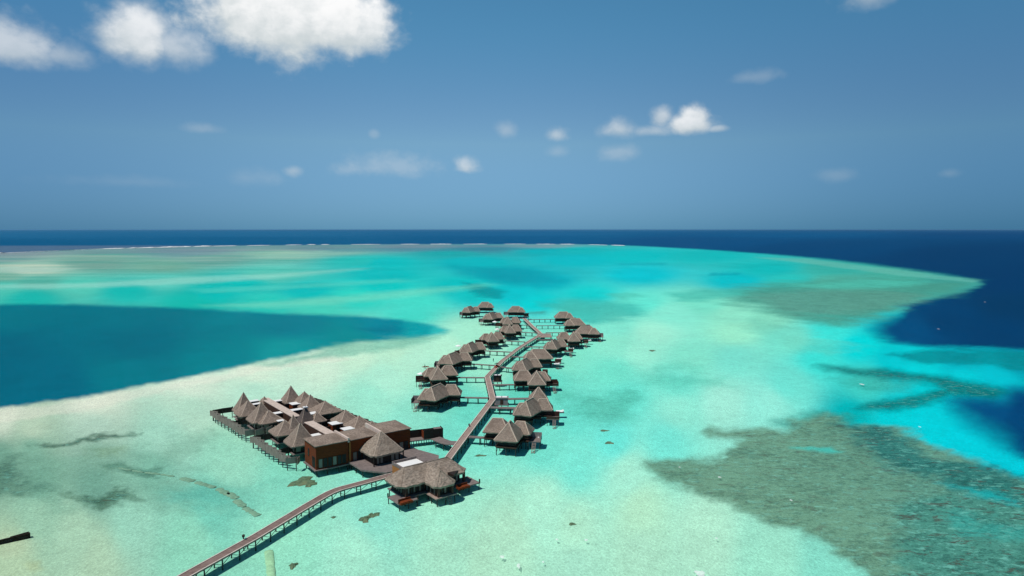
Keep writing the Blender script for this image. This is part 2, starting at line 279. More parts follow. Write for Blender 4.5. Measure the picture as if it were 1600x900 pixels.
SEA_Z = -.8
def build_floor():
    pys = list(np.arange(358.75, 362, .25))+list(np.arange(362, 400, .5))+list(np.arange(400, 480, 1.0))+list(np.arange(480, 930, 1.8))+list(np.arange(930, 1100, 8))+[1150,1250,1450,1900,3000]
    pxs = list(np.arange(-2400,-100,60))+list(np.arange(-100,1700,2.6))+list(np.arange(1700,4000,60))
    Y = np.array([at(800, p, SEA_Z).y for p in pys]); a = (np.array(pxs)-800)/F
    # true ground position of each grid vertex
    X = np.zeros((len(pys), len(pxs))); YY = np.zeros_like(X)
    for j, p in enumerate(pys):
        q0 = at(0, p, SEA_Z); q1 = at(1600, p, SEA_Z)
        X[j] = q0.x + (np.array(pxs))/1600*(q1.x-q0.x); YY[j] = q0.y
    PX, PY = np.meshgrid(pxs, pys)
    col, spot = floor_colour(PX, PY)
    X = np.vstack([X, X[-1]*6, X[-1]*60]); YY = np.vstack([YY, np.full((1,len(pxs)), -60.), np.full((1,len(pxs)), -4000.)])
    col = np.vstack([col, col[-1:], col[-1:]]); spot = np.vstack([spot, spot[-1:], spot[-1:]])
    nr, nc = X.shape
    me = bpy.data.meshes.new('seabed')
    co = np.stack([X, YY, np.full_like(X, SEA_Z)], -1).reshape(-1,3)
    i = np.arange(nr*nc).reshape(nr, nc)
    f = np.stack([i[:-1,:-1], i[:-1,1:], i[1:,1:], i[1:,:-1]], -1).reshape(-1,4)[:, ::-1]
    me.vertices.add(len(co)); me.vertices.foreach_set('co', co.ravel())
    me.loops.add(f.size); me.loops.foreach_set('vertex_index', f.ravel().astype(np.int32))
    me.polygons.add(len(f)); me.polygons.foreach_set('loop_start', np.arange(0, f.size, 4, dtype=np.int32))
    me.update(calc_edges=True)
    at_ = me.color_attributes.new('bottom', 'FLOAT_COLOR', 'POINT')
    at_.data.foreach_set('color', np.concatenate([col.reshape(-1,3), np.ones((len(co),1))], 1).ravel())
    sa = me.attributes.new('spots', 'FLOAT', 'POINT'); sa.data.foreach_set('value', spot.ravel())
    m = bpy.data.materials.new('seabed_sand_and_reef'); m.use_nodes = True; g = N(m.node_tree); g.n.clear()
    out = g.n.new('ShaderNodeOutputMaterial'); bs = g.n.new('ShaderNodeBsdfDiffuse')
    ac = g.n.new('ShaderNodeAttribute'); ac.attribute_name = 'bottom'; as_ = g.n.new('ShaderNodeAttribute'); as_.attribute_name = 'spots'
    geo = g.n.new('ShaderNodeNewGeometry'); P = geo.outputs['Position']
    c = ac.outputs['Color']
    # mottled sand, with caustic sparkle painted into the colour as fine grain, in metres
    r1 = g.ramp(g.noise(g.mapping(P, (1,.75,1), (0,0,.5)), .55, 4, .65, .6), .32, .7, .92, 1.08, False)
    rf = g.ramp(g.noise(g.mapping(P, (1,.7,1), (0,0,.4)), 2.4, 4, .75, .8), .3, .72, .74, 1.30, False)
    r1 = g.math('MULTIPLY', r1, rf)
    r2 = g.ramp(g.noise(P, .09, 4, .6, .4), .3, .7, .955, 1.035, False)
    r3 = g.ramp(g.noise(g.mapping(P, (1,.35,1), (0,0,-.3)), .022, 5, .6, .8), .3, .7, .95, 1.04, False)
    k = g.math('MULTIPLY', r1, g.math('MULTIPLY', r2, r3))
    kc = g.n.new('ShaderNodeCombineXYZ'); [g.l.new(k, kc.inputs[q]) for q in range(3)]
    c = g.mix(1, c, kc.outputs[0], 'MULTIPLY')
    # reef: coral heads and weed clumps
    s1 = g.noise(g.mapping(P, (.9,1.5,1), (0,0,-.35)), .62, 5, .78, .5)
    s2 = g.noise(P, .06, 4, .6, .5)
    th = g.math('ADD', g.math('MULTIPLY', s1, .72), g.math('MULTIPLY', s2, .28))
    sp1 = g.math('MULTIPLY', g.ramp(th, .46, .60), as_.outputs['Fac'])
    c = g.mix(g.math('MULTIPLY', sp1, .8), c, g.mix(1, c, (.28,.36,.38), 'MULTIPLY'))
    s3 = g.noise(g.mapping(P, (.7,1.6,1), (0,0,-.35), (40,20,0)), .30, 5, .75, .6)
    sp2 = g.math('MULTIPLY', g.ramp(s3, .54, .63), g.ramp(as_.outputs['Fac'], .45, .95))
    c = g.mix(g.math('MULTIPLY', sp2, .7), c, (.075,.05,.04))
    sp3 = g.math('MULTIPLY', g.ramp(g.noise(g.mapping(P, (.8,1.6,1), (0,0,-.3), (3,9,0)), .45, 4, .75, .5), .53, .66), g.ramp(as_.outputs['Fac'], .3, .9))
    c = g.mix(g.math('MULTIPLY', sp3, .45), c, (.22,.60,.50))
    # scattered dark weed tufts on the open sand
    t1 = g.ramp(g.noise(g.mapping(P, (.7,1.2,1), (0,0,.2), (7,3,0)), .17, 3, .6, .4), .715, .76)
    t2 = g.ramp(g.noise(P, .012, 3, .6), .44, .62)
    c = g.mix(g.math('MULTIPLY', g.math('MULTIPLY', t1, t2), .6), c, g.mix(1, c, (.3,.45,.45), 'MULTIPLY'))
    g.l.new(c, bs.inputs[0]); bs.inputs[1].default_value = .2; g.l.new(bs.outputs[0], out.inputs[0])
    me.materials.append(m)
    o = bpy.data.objects.new('seabed', me); C.objects.link(o); o['kind'] = 'structure'
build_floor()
def build_water():
    me = bpy.data.meshes.new('water'); B = 130000
    ys = [-4000,0,300,2000,12000,B]; xs = [-B,-8000,-600,600,8000,B]
    me.from_pydata([(x,y,0) for y in ys for x in xs], [], [(j*6+i,j*6+i+1,j*6+i+7,j*6+i+6) for j in range(5) for i in range(5)])
    m = bpy.data.materials.new('lagoon_water'); m.use_nodes = True; g = N(m.node_tree); g.n.clear()
    out = g.n.new('ShaderNodeOutputMaterial'); tr = g.n.new('ShaderNodeBsdfTransparent'); gl = g.n.new('ShaderNodeBsdfGlossy')
    tr.inputs[0].default_value = (.97,1,.99,1); gl.inputs['Roughness'].default_value = .12
    geo = g.n.new('ShaderNodeNewGeometry'); P = geo.outputs['Position']
    b = g.n.new('ShaderNodeBump'); b.inputs['Strength'].default_value = 1; b.inputs['Distance'].default_value = .22
    n = g.noise(g.mapping(P, (1,1.5,1), (0,0,.4)), .9, 4, .6, .8)
    n2 = g.noise(g.mapping(P, (1,2.2,1), (0,0,.2)), .05, 4, .6, .5)
    g.l.new(g.math('ADD', n, g.math('MULTIPLY', n2, 2.0)), b.inputs['Height'])
    g.l.new(b.outputs[0], gl.inputs['Normal'])
    fr = g.n.new('ShaderNodeFresnel'); fr.inputs[0].default_value = 1.33; g.l.new(b.outputs[0], fr.inputs['Normal'])
    f = g.math('MINIMUM', g.math('MULTIPLY', fr.outputs[0], .14), .055)
    ms = g.n.new('ShaderNodeMixShader'); g.l.new(f, ms.inputs[0]); g.l.new(tr.outputs[0], ms.inputs[1]); g.l.new(gl.outputs[0], ms.inputs[2])
    g.l.new(ms.outputs[0], out.inputs[0]); me.materials.append(m)
    o = bpy.data.objects.new('water', me); C.objects.link(o); o['kind'] = 'structure'
build_water()

#=====OBJECTS=====
# ------------------------------------------------------------ materials
def mat(name, base, var=.25, scale=(1,1,1), nscale=2.0, rough=.85, spec=.2, detail=4, metal=0, alt=None, bump=0, hi=None):
    m = bpy.data.materials.new(name); m.use_nodes = True; g = N(m.node_tree)
    b = g.n['Principled BSDF']; tc = g.n.new('ShaderNodeTexCoord')
    v = g.mapping(tc.outputs['Object'], scale)
    n = g.noise(v, nscale, detail, .6, .3)
    lo = tuple(c*(1-var) for c in base); hi_ = hi or tuple(min(1, c*(1+var)) for c in base)
    c = g.mix(g.ramp(n, .3, .7, 0, 1, False), lo, hi_)
    if alt:
        n2 = g.noise(g.mapping(tc.outputs['Object'], (1,1,1), (0,0,0), (9,4,2)), .35, 4, .6, .4)
        c = g.mix(g.ramp(n2, .45, .7, 0, .7), c, alt)
    g.l.new(c, b.inputs['Base Color']); b.inputs['Roughness'].default_value = rough
    b.inputs['Specular IOR Level'].default_value = spec; b.inputs['Metallic'].default_value = metal
    if bump:
        bp = g.n.new('ShaderNodeBump'); bp.inputs['Strength'].default_value = 1; bp.inputs['Distance'].default_value = bump
        g.l.new(g.noise(v, nscale*1.7, 4, .7, .2), bp.inputs['Height']); g.l.new(bp.outputs[0], b.inputs['Normal'])
    return m
M = {}
M['thatch'] = mat('thatch', (.255,.20,.162), .48, (1,1,3.5), 2.2, .95, .05, 6, alt=(.165,.125,.10), bump=.09)
M['thatch_dark'] = mat('thatch_weathered', (.105,.085,.078), .3, (1,1,3.5), 1.6, .95, .05, 6, alt=(.14,.11,.098), bump=.09)
M['thatch_pale'] = mat('thatch_front', (.29,.235,.19), .48, (1,1,3), 1.5, .95, .05, 6, alt=(.20,.155,.12), bump=.09)
M['ridge'] = mat('ridge_thatch', (.50,.40,.32), .2, (1,1,1), 2.5, .9, .05)
M['dark'] = mat('dark_stained_timber', (.022,.014,.011), .5, (3,3,.5), 2.0, .7, .3)
M['brown'] = mat('brown_timber', (.06,.03,.02), .5, (4,4,.4), 1.6, .7, .3)
M['rust'] = mat('rust_red_timber_cladding', (.15,.032,.009), .45, (.5,.5,4.0), 1.6, .8, .15, 5, alt=(.10,.028,.011))
M['rustdark'] = mat('dark_brown_timber_cladding', (.04,.013,.009), .4, (.5,.5,4.0), 1.6, .8, .15, 5)
M['orange'] = mat('orange_timber', (.34,.13,.035), .25, (1,1,5), 1.5, .6, .3)
M['deck'] = mat('weathered_deck_boards', (.33,.245,.205), .2, (1,1,1), 1.3, .85, .2, 5, alt=(.22,.165,.15))
M['deckg'] = mat('grey_deck_boards', (.19,.155,.145), .25, (1,1,1), 1.3, .85, .2, 5, alt=(.15,.125,.12))
M['deckr'] = mat('reddish_deck_boards', (.20,.14,.122), .3, (1,1,1), 1.1, .85, .2, 5, alt=(.245,.175,.155))
M['kerb'] = mat('pale_kerb_timber', (.62,.53,.46), .15, (1,1,1), 1.5, .8, .2)
M['post'] = mat('dark_wet_pile', (.04,.04,.035), .5, (2,2,1), 1.5, .7, .3)
M['screen'] = mat('grey_screen_boards', (.11,.088,.076), .4, (6,6,.4), 1.4, .85, .2)
M['screeng'] = mat('silver_grey_screen', (.26,.24,.235), .2, (6,6,.4), 1.4, .85, .2)
M['white'] = mat('white_flat_roof', (.80,.79,.77), .06, (1,1,1), 1.0, .6, .3)
M['fence'] = mat('weathered_grey_fence', (.26,.215,.185), .4, (6,6,.4), 1.4, .85, .2)
M['slat'] = mat('pale_slatted_roof', (.60,.49,.42), .15, (1,1,1), 1.0, .8, .2)
M['glass'] = mat('grey_window_glass', (.02,.025,.027), .3, (1,1,1), .6, .25, .10)
M['curtain'] = mat('curtained_window', (.18,.17,.15), .3, (5,5,.2), 1.2, .4, .4)
M['frame'] = mat('window_frame', (.045,.028,.02), .3)
M['foam'] = mat('white_foam', (.86,.88,.88), .06, nscale=3)
M['coral'] = mat('submerged_coral_rock', (.11,.17,.10), .5, nscale=1.5, detail=6, alt=(.19,.19,.10))
M['mat'] = mat('submerged_mat', (.17,.31,.21), .35, nscale=1.2, detail=6, alt=(.24,.40,.27))
M['tube'] = mat('pale_green_sand_tube', (.36,.62,.36), .2, nscale=1.2, detail=5, alt=(.27,.48,.30))
M['log'] = mat('black_wet_timber', (.018,.014,.008), .5)
M['canvas'] = mat('white_canvas', (.85,.85,.84), .05)
M['red'] = mat('faded_red', (.42,.08,.05), .2); M['skin'] = mat('skin', (.42,.25,.17), .1); M['cloth'] = mat('dark_clothes', (.03,.035,.05), .3)
M['tyre'] = mat('black_rubber', (.015,.015,.015), .2)

# ------------------------------------------------------------ mesh helpers
class MB:
    def __init__(s): s.v = []; s.f = []
    def add(s, vs, fs, T=None):
        k = len(s.v); s.v += [tuple(T @ Vector(v)) if T else tuple(v) for v in vs]; s.f += [tuple(i+k for i in f) for f in fs]; return s
    def box(s, x0,x1,y0,y1,z0,z1, T=None):
        return s.add([(x0,y0,z0),(x1,y0,z0),(x1,y1,z0),(x0,y1,z0),(x0,y0,z1),(x1,y0,z1),(x1,y1,z1),(x0,y1,z1)],
                     [(3,2,1,0),(4,5,6,7),(0,1,5,4),(1,2,6,5),(2,3,7,6),(3,0,4,7)], T)
    def prism(s, pts, z0, z1, T=None):
        n = len(pts); a = sum(pts[i][0]*pts[(i+1)%n][1]-pts[(i+1)%n][0]*pts[i][1] for i in range(n))
        if a < 0: pts = pts[::-1]
        return s.add([(p[0],p[1],z0) for p in pts]+[(p[0],p[1],z1) for p in pts],
            [tuple(range(n))[::-1], tuple(range(n,2*n))]+[(i,(i+1)%n,(i+1)%n+n,i+n) for i in range(n)], T)
    def tube(s, a, b, r0, r1=None, n=6, T=None):
        a = Vector(a); b = Vector(b); r1 = r0 if r1 is None else r1; d = (b-a).normalized()
        u = d.orthogonal().normalized(); w = d.cross(u); vs = []
        for p, r in ((a,r0),(b,r1)):
            vs += [p+(u*math.cos(2*PI*i/n)+w*math.sin(2*PI*i/n))*r for i in range(n)]
        return s.add(vs, [tuple(range(n))[::-1], tuple(range(n,2*n))]+[(i,(i+1)%n,(i+1)%n+n,i+n) for i in range(n)], T)
    def build(s, name, m, parent=None, smooth=False):
        me = bpy.data.meshes.new(name); me.from_pydata(s.v, [], s.f); me.materials.append(m)
        if smooth: me.polygons.foreach_set('use_smooth', [True]*len(me.polygons))
        me.update(); o = bpy.data.objects.new(name, me); C.objects.link(o)
        if parent: o.parent = parent
        return o
def thing(name, label, cat, loc, rz=0, group=None):
    o = bpy.data.objects.new(name, None); C.objects.link(o); o.location = loc; o.rotation_euler = (0,0,rz)
    o.empty_display_size = .5; o['label'] = label; o['category'] = cat
    if group: o['group'] = group
    return o
def tag(o, label, cat, group=None):
    o['label'] = label; o['category'] = cat
    if group: o['group'] = group
    return o
KIDS = {}
def copy_tree(o, parent=None):
    c = o.copy(); C.objects.link(c); c.parent = parent
    for ch in [q for q in KIDS_ALL if q.parent == o]: copy_tree(ch, c)
    return c
def xf(x, y, a): return Matrix.Translation((x,y,0)) @ Matrix.Rotation(a, 4, 'Z')
rnd = random.Random(3)
def roof_mass(roof, cap, L, W, z0, z1, r, T, conc=0., thick=.34, cham=.5, capw=.2, jit=.06, rings=7, wob=.10, flat_top=None):
    """hipped thatch: eave ring L x W rising to a ridge of length r"""
    ring = []; nx = max(4, int(L/1.1)); ny = max(4, int(W/1.1)); hx, hy = L/2, W/2
    def side(a, b, n): return [(a[0]+(b[0]-a[0])*i/n, a[1]+(b[1]-a[1])*i/n) for i in range(n)]
    c = cham
    ring += side((-hx+c,-hy),(hx-c,-hy),nx)+side((hx-c,-hy),(hx,-hy+c),2)+side((hx,-hy+c),(hx,hy-c),ny)+side((hx,hy-c),(hx-c,hy),2)
    ring += side((hx-c,hy),(-hx+c,hy),nx)+side((-hx+c,hy),(-hx,hy-c),2)+side((-hx,hy-c),(-hx,-hy+c),ny)+side((-hx,-hy+c),(-hx+c,-hy),2)
    n = len(ring); vs = []; fs = []
    def top(p):
        if abs(p[1]) >= hy-1e-4 and abs(p[0]) <= hx-c+1e-4: return (p[0]*r/max(L-2*c, .1), 0)
        return (max(-r/2, min(r/2, p[0]*1e3)) if r > 0 else 0, 0)
    for k in range(rings+1):
        t = k/rings; z = z0+(z1-z0)*(t-conc*math.sin(PI*t)*(1-t*.3))
        for p in ring:
            q = top(p); j = jit if 0 < k < rings else 0
            zz = z + rnd.uniform(-j, j) + (rnd.uniform(-wob, wob)*.6 if k == 0 else 0)
            sc = 1+(rnd.uniform(-.012,.012) if k == 0 else 0)
            vs.append(((p[0]*(1-t)+q[0]*t)*sc, (p[1]*(1-t)+q[1]*t)*sc, zz))
    for k in range(rings):
        for i in range(n):
            a = k*n+i; b = k*n+(i+1)%n; fs.append((a, b, b+n, a+n))
    # drooping eave edge and soffit
    base = len(vs)
    for i, p in enumerate(ring): vs.append((p[0]*.985, p[1]*.985, vs[i][2]-thick-rnd.uniform(0,.10)))
    for i, p in enumerate(ring): vs.append((p[0]*.72, p[1]*.72, z0+.25))
    for i in range(n):
        j = (i+1)%n; fs.append((base+i, base+j, j, i)); fs.append((base+n+i, base+n+j, base+j, base+i))
    fs.append(tuple(base+n+i for i in range(n))[::-1])
    roof.add(vs, fs, T)
    if cap is not None:
        def P(sx, sy, t):
            z = z0+(z1-z0)*(t-conc*math.sin(PI*t)*(1-t*.3))
            return Vector(((sx*(hx-c*.5))*(1-t)+sx*r/2*t, sy*(hy-c*.5)*(1-t), z+.02))
        for sx in (-1,1):
            for sy in (-1,1):
                pr = None; segs = 4 if conc else 1
                for q in range(segs+1):
                    t = q/segs*.99; p = P(sx, sy, t)
                    if pr is not None: cap.tube(pr, p, capw*(1.1-.3*t), capw, 5, T)
                    pr = p
        if r > .2: cap.tube((-r/2-.1,0,z1), (r/2+.1,0,z1), capw, capw, 6, T)

EXTRA = []
def windows(parent, x0, x1, y, z0, z1, n, face, T, m='glass', every=1):
    """a row of framed panes on a wall face; face = 'y-' or 'x+' ... in the wall frame T"""
    w = (x1-x0)/n
    for i in range(n):
        a = x0+i*w+.08; b = x0+(i+1)*w-.08
        f = MB(); g = MB(); d = .05
        def bx(mb, u0,u1,v0,v1,d0,d1):
            if face == 'y-': mb.box(u0,u1,y-d1,y-d0,v0,v1,T)
            elif face == 'y+': mb.box(u0,u1,y+d0,y+d1,v0,v1,T)
            elif face == 'x-': mb.box(y-d1,y-d0,u0,u1,v0,v1,T)
            else: mb.box(y+d0,y+d1,u0,u1,v0,v1,T)
        bx(f,a,a+.08,z0,z1,.003,.09); bx(f,b-.08,b,z0,z1,.003,.09); bx(f,a+.08,b-.08,z1-.08,z1,.003,.09); bx(f,a+.08,b-.08,z0,z0+.08,.003,.09)
        fo = f.build('window', M['frame'], parent)
        bx(g,a+.08,b-.08,z0+.08,z1-.08,.003,.04); g.build('pane', M[m if (i%every==0) else 'glass'], fo)
def piles(parent, pts, z1, r=.13, z0=SEA_Z, name='piling'):
    for p in pts: MB().tube((p[0],p[1],z0),(p[0],p[1],z1), r, r, 6).build(name, M['post'], parent)

# ------------------------------------------------------------ water villas
FZ = 2.1; LOW = .85     # builders work from a floor at 2.1 and are set down by LOW
def villa_proto(kind, mir):
    root = thing('water_villa', 'x', 'villa', (0,0,0))
    sx = -1 if mir else 1
    if kind == 'P':   # tall pyramid in front, two lower wings behind
        masses = [(1.0*sx,-1.6,9.4,7.4,4.1,8.8,1.8,84,.02),(-3.6*sx,4.3,8.4,7.0,4.1,7.7,3.0,0,0),(3.7*sx,3.6,7.2,6.4,4.1,7.2,2.4,-8,0)]
        walls = [(1.0*sx,-2,5.0,6.2,-6),(-3.6*sx,4.3,6.2,4.8,0),(3.7*sx,3.4,5.2,4.4,-8)]
    elif kind == 'R': # stepped ridge running back and to the side
        masses = [(-1.4*sx,-.6,12.4,7.8,4.1,8.3,6.0,66,0),(-3.9*sx,-2.7,7.0,7.0,4.1,7.5,2.0,2,0),(3.6*sx,3.6,7.6,6.6,4.1,7.4,3.0,2,0)]
        walls = [(-3.4*sx,-2.7,5.6,5.2,0),(-.6,1.6,6.0,6.0,0),(3.6*sx,3.6,5.2,4.4,2)]
    else:             # broad hipped roof
        masses = [(0,0,12.6,8.6,4.1,8.2,5.2,0,0),(4.0*sx,-1.6,6.4,7.0,4.1,7.3,1.6,0,0)]
        walls = [(0,0,10.2,6.4,0),(3.8*sx,-1.6,4.6,5.0,0)]
    roof = MB(); cap = MB()
    for x,y,L,Wd,z0,z1,r,a,cc in masses: roof_mass(roof, cap, L, Wd, z0, z1, r, xf(x,y,R(a if sx>0 else 180-a)), cc, rings=5)
    ro = roof.build('roof', M['thatch'], root); cap.build('ridge_cap', M['ridge'], ro)
    wm = MB(); fl = MB(); bm_ = MB(); pts = []
    for i,(x,y,L,Wd,a) in enumerate(walls):
        T = xf(x,y,R(a)*sx); e = i*.004
        wm.box(-L/2,L/2,-Wd/2,Wd/2,FZ+.01,4.45+e,T); fl.box(-L/2-.7,L/2+.7,-Wd/2-.8,Wd/2+.5,FZ-.28-e,FZ-e,T); bm_.box(-L/2-.3,L/2+.3,-Wd/2-.4,Wd/2+.2,FZ-.75-e,FZ-.283-e,T)
        for u in (-L/2-.4, -.02, L/2+.4):
            for v in (-Wd/2-.55, 0, Wd/2+.2):
                p = T @ Vector((u,v,0)); pts.append((p.x,p.y))
        for u0,u1 in ((-L/2-.66,-.9),(.9,L/2+.66)): MB().box(u0,u1,-Wd/2-.78,-Wd/2-.72,FZ+.8,FZ+.88,T).build('railing', M['brown'], root)
        MB().box(-L/2-.66,-L/2-.6,-Wd/2-.7,Wd/2+.4,FZ+.8,FZ+.88,T).build('railing', M['brown'], root)
    wo = wm.build('wall', M['dark'], root); fl.build('floor_deck', M['brown'], root); bm_.build('underfloor_shade', M['dark'], root)  # dark slab under each floor, added to deepen the shade beneath the villa
    T0 = xf(walls[0][0],walls[0][1],R(walls[0][4])*sx); L, Wd = walls[0][2], walls[0][3]
    windows(wo, -L/2+.2, L/2-.2, -Wd/2, FZ+.2, 4.0, 4, 'y-', T0, 'glass', 2)
    windows(wo, -Wd/2+.3, Wd/2-.3, -L/2, FZ+.2, 4.0, 3, 'x-', T0, 'curtain', 2)
    piles(root, pts, FZ-.28)
    for k in range(0, len(pts)-3, 3):
        a, b = pts[k], pts[k+1]; MB().tube((a[0],a[1],.1),(b[0],b[1],FZ-.35),.06,.06,4).build('brace', M['post'], root)
    return root
PROTO = {}
def villa(kind, mir, px, py, z, rot, label, side, sc=1.0, screens=1):
    global KIDS_ALL
    KIDS_ALL = [o for o in bpy.data.objects if o.parent]
    key = (kind, mir)
    if key not in PROTO: PROTO[key] = villa_proto(kind, mir); o = PROTO[key]; KIDS_ALL = [q for q in bpy.data.objects if q.parent]
    else: o = copy_tree(PROTO[key])
    p = at(px, py, z*.87-.1); dy = {'P':-1.2,'R':2.0,'B':0}[kind]; dx = {'P':1.0,'R':-.6,'B':0}[kind]*(-1 if mir else 1)
    a = R(rot); o.location = (p.x-(dx*math.cos(a)-dy*math.sin(a))*sc, p.y-(dx*math.sin(a)+dy*math.cos(a))*sc, -.1)
    o.rotation_euler = (0,0,a); o.scale = (sc,sc*1.1,.87); o['label'] = label; o['group'] = 'thatched water villas on stilts'
    return o
def sun_deck(root, side, style=0, y=1.5, dist=8.6, name='sun_deck'):
    """outer terrace of one villa with its screens and steps, children of the villa"""
    s = side; x0, x1 = sorted((s*(dist-2.6), s*(dist+2.2)))
    d = MB().box(x0,x1,y-2.0,y+1.8,1.55,1.8).build(name, M['deckg'], root)
    sc = MB(); xo = s*(dist+2.2)
    sc.box(min(xo,xo-s*.08),max(xo,xo-s*.08),y-2.0,y+1.8,1.803,3.3)
    if style in (0,2): sc.box(x0,x1,y+1.72,y+1.8,1.803,3.6)
    if style in (0,): sc.box(x0,x1,y-1.98,y-1.9,1.803,2.7)
    if style == 1: sc.box(s*(dist-.2) if s>0 else s*(dist+2.0), s*(dist+2.0) if s>0 else s*(dist-.2), y-.6, y+2.0, 1.803, 2.9)
    sc.build('privacy_screen', M['brown'] if style != 2 else M['screeng'], root)
    piles(root, [(x0+.3,y-1.8),(x1-.3,y-1.8),(x0+.3,y+1.6),(x1-.3,y+1.6)], 1.55, .1)
    st = MB(); xs = s*(dist+.3)
    for k in range(7): st.box(xs-.5,xs+.5,y-2.75-.42*k,y-2.45-.42*k,1.45-.34*k,1.53-.34*k)
    st.tube((xs-.5,y-2.5,1.6),(xs-.5,y-5.3,-.8),.07); st.tube((xs+.5,y-2.5,1.6),(xs+.5,y-5.3,-.8),.07)
    st.build('stairs', M['deck'], root)
VR = [('P',0,796.5,657.7,8.8,-8,'nearest thatched villa right of the boardwalk, tall pyramid roof with low left wing',1,.93,2),
 ('R',0,831,620.5,8.5,-4,'second thatched villa from the near end on the right, stepped ridge with dark inner slope',1,.84,0),
 ('P',0,838.5,579.5,8.8,4,'third thatched villa from the near end on the right, directly behind the small pavilion',1,.95,0),
 ('R',0,821.5,558.5,8.5,0,'fourth thatched villa from the near end on the right, beside the dark boardwalk hut',1,.86,1),
 ('B',1,842,545.5,8.2,3,'fifth villa from the near end on the right, broad low thatched roof',1,.98,1),
 ('R',0,866,529,8.5,4,'sixth villa from the near end on the right, stepped thatched roof with dark inner slope',1,.84,1),
 ('P',0,896,518.5,8.8,4,'pyramid roofed villa of the far right cluster with a white daybed',1,.9,1),
 ('B',0,916,509.5,8.2,-6,'rightmost villa of the whole resort, broad thatched roof with pale hip line',1,1.02,3),
 ('B',1,899,497.5,8.2,2,'broad roofed villa between the rightmost villa and the farthest right one',1,.98,3),
 ('B',0,880,487.5,8.0,2,'farthest villa of the right row, broad thatched roof against turquoise water',1,.92,3)]
VL = [('R',0,686,598.5,8.5,-2,'nearest villa left of the boardwalk, stepped thatched roof with grey terrace at its left',-1,.95,2),
 ('P',1,684,572.5,8.8,8,'second villa from the near end on the left, pyramid roof beside white parasol terrace',-1,.92,0),
 ('R',0,710,549.5,8.3,0,'third villa from the near end on the left, long stepped thatched roof with pale hips',-1,.98,3),
 ('R',0,737,533,8.5,4,'fourth villa from the near end on the left, stepped roof and walled terrace',-1,.86,0),
 ('P',1,768,519,8.8,10,'fifth villa from the near end on the left, wide pyramid thatch beside long footbridge',-1,.86,0),
 ('P',1,796,507,8.8,4,'sixth villa from the near end on the left, sharp pyramid roof beside a white parasol',-1,.84,0),
 ('P',1,793.5,495.5,8.4,-6,'seventh villa from the near end on the left, tucked behind the sharp pyramid villa',-1,.86,0),
 ('R',0,769,487,8.5,2,'villa at the far left of the row above the two parasol terraces, stepped thatched roof',-1,.92,2),
 ('R',0,735,478,8.3,0,'leftmost villa of the far cluster, stepped thatched roof partly before the farthest villa',-1,.86,3),
 ('B',0,758,472.3,8.0,2,'farthest villa of all at the far left end, plain broad thatched roof',-1,.9,3),
 ('B',0,806,478.5,8.2,0,'broad hipped villa standing alone at the far end beyond the boardwalk tip',-1,.92,3)]
VILLAS = []
for v in VR+VL:
    VILLAS.append((villa(v[0],v[1],v[2],v[3],v[4],v[5],v[6],v[7],v[8]), v))
for o, v in VILLAS:
    if v[9] != 3: sun_deck(o, v[7], v[9], y={'P':2.6,'R':-.5,'B':-1.0}[v[0]], dist={'P':7.6,'R':7.4,'B':7.4}[v[0]]+(.4 if v[7]<0 else 0.2))
    else: sun_deck(o, v[7], 2, y=0, dist=7.0)

def parasol(px, py, z, label):
    p = at(px, py, z-LOW); o = thing('parasol', label, 'parasol', (p.x,p.y,1.8-LOW), 0, 'white parasols on villa terraces')
    c = MB(); n = 8; r = 1.6; vs = [(0,0,z-1.8)]+[(r*math.cos(2*PI*i/n),r*math.sin(2*PI*i/n),z-1.8-.65) for i in range(n)]+[(r*.97*math.cos(2*PI*i/n),r*.97*math.sin(2*PI*i/n),z-1.8-.8) for i in range(n)]
    c.add(vs, [(0,1+i,1+(i+1)%n) for i in range(n)]+[(1+i,n+1+i,n+1+(i+1)%n,1+(i+1)%n) for i in range(n)]+[tuple(range(n+1,2*n+1))[::-1]]); c.build('canopy', M['canvas'], o)
    MB().tube((0,0,0),(0,0,z-1.8-.7),.05).build('pole', M['kerb'], o); MB().tube((0,0,0),(0,0,.1),.35).build('base', M['dark'], o)
parasol(657.5,581.5,4.4,'white parasol on the terrace of the second villa on the left')
parasol(716,538.5,4.6,'white parasol on the walled terrace of the fourth villa on the left')
parasol(777,512.6,4.6,'lower of two white parasols beside the far left pyramid villas')
parasol(773,501.2,4.6,'upper of two white parasols beside the far left pyramid villas')
def daybed(px, py, z, label):
    p = at(px, py, z-LOW); o = thing('daybed', label, 'daybed', (p.x,p.y,z-LOW), 0, 'white daybeds on villa terraces')
    MB().box(-1.3,1.3,-.9,.9,.0,.3).build('base', M['dark'], o); MB().box(-1.25,1.25,-.85,.85,.303,.5).build('mattress', M['canvas'], o)
    MB().box(.75,1.2,-.8,.8,.503,.75).build('pillow', M['canvas'], o)
for q in [(875,644.5,1.8,'white daybed on the terrace of the second villa on the right'),(870,570,1.8,'white daybed on the terrace of the fourth villa on the right'),
          (874,562,1.8,'white daybed on the terrace of the broad roofed fifth villa on the right'),(893,546,1.8,'white daybed on the terrace of the sixth villa on the right'),(920,533,1.8,'white daybed at the far right pyramid villa terrace'),
          (836,686,1.8,'white daybed behind the nearest villa on the right')]: daybed(*q)

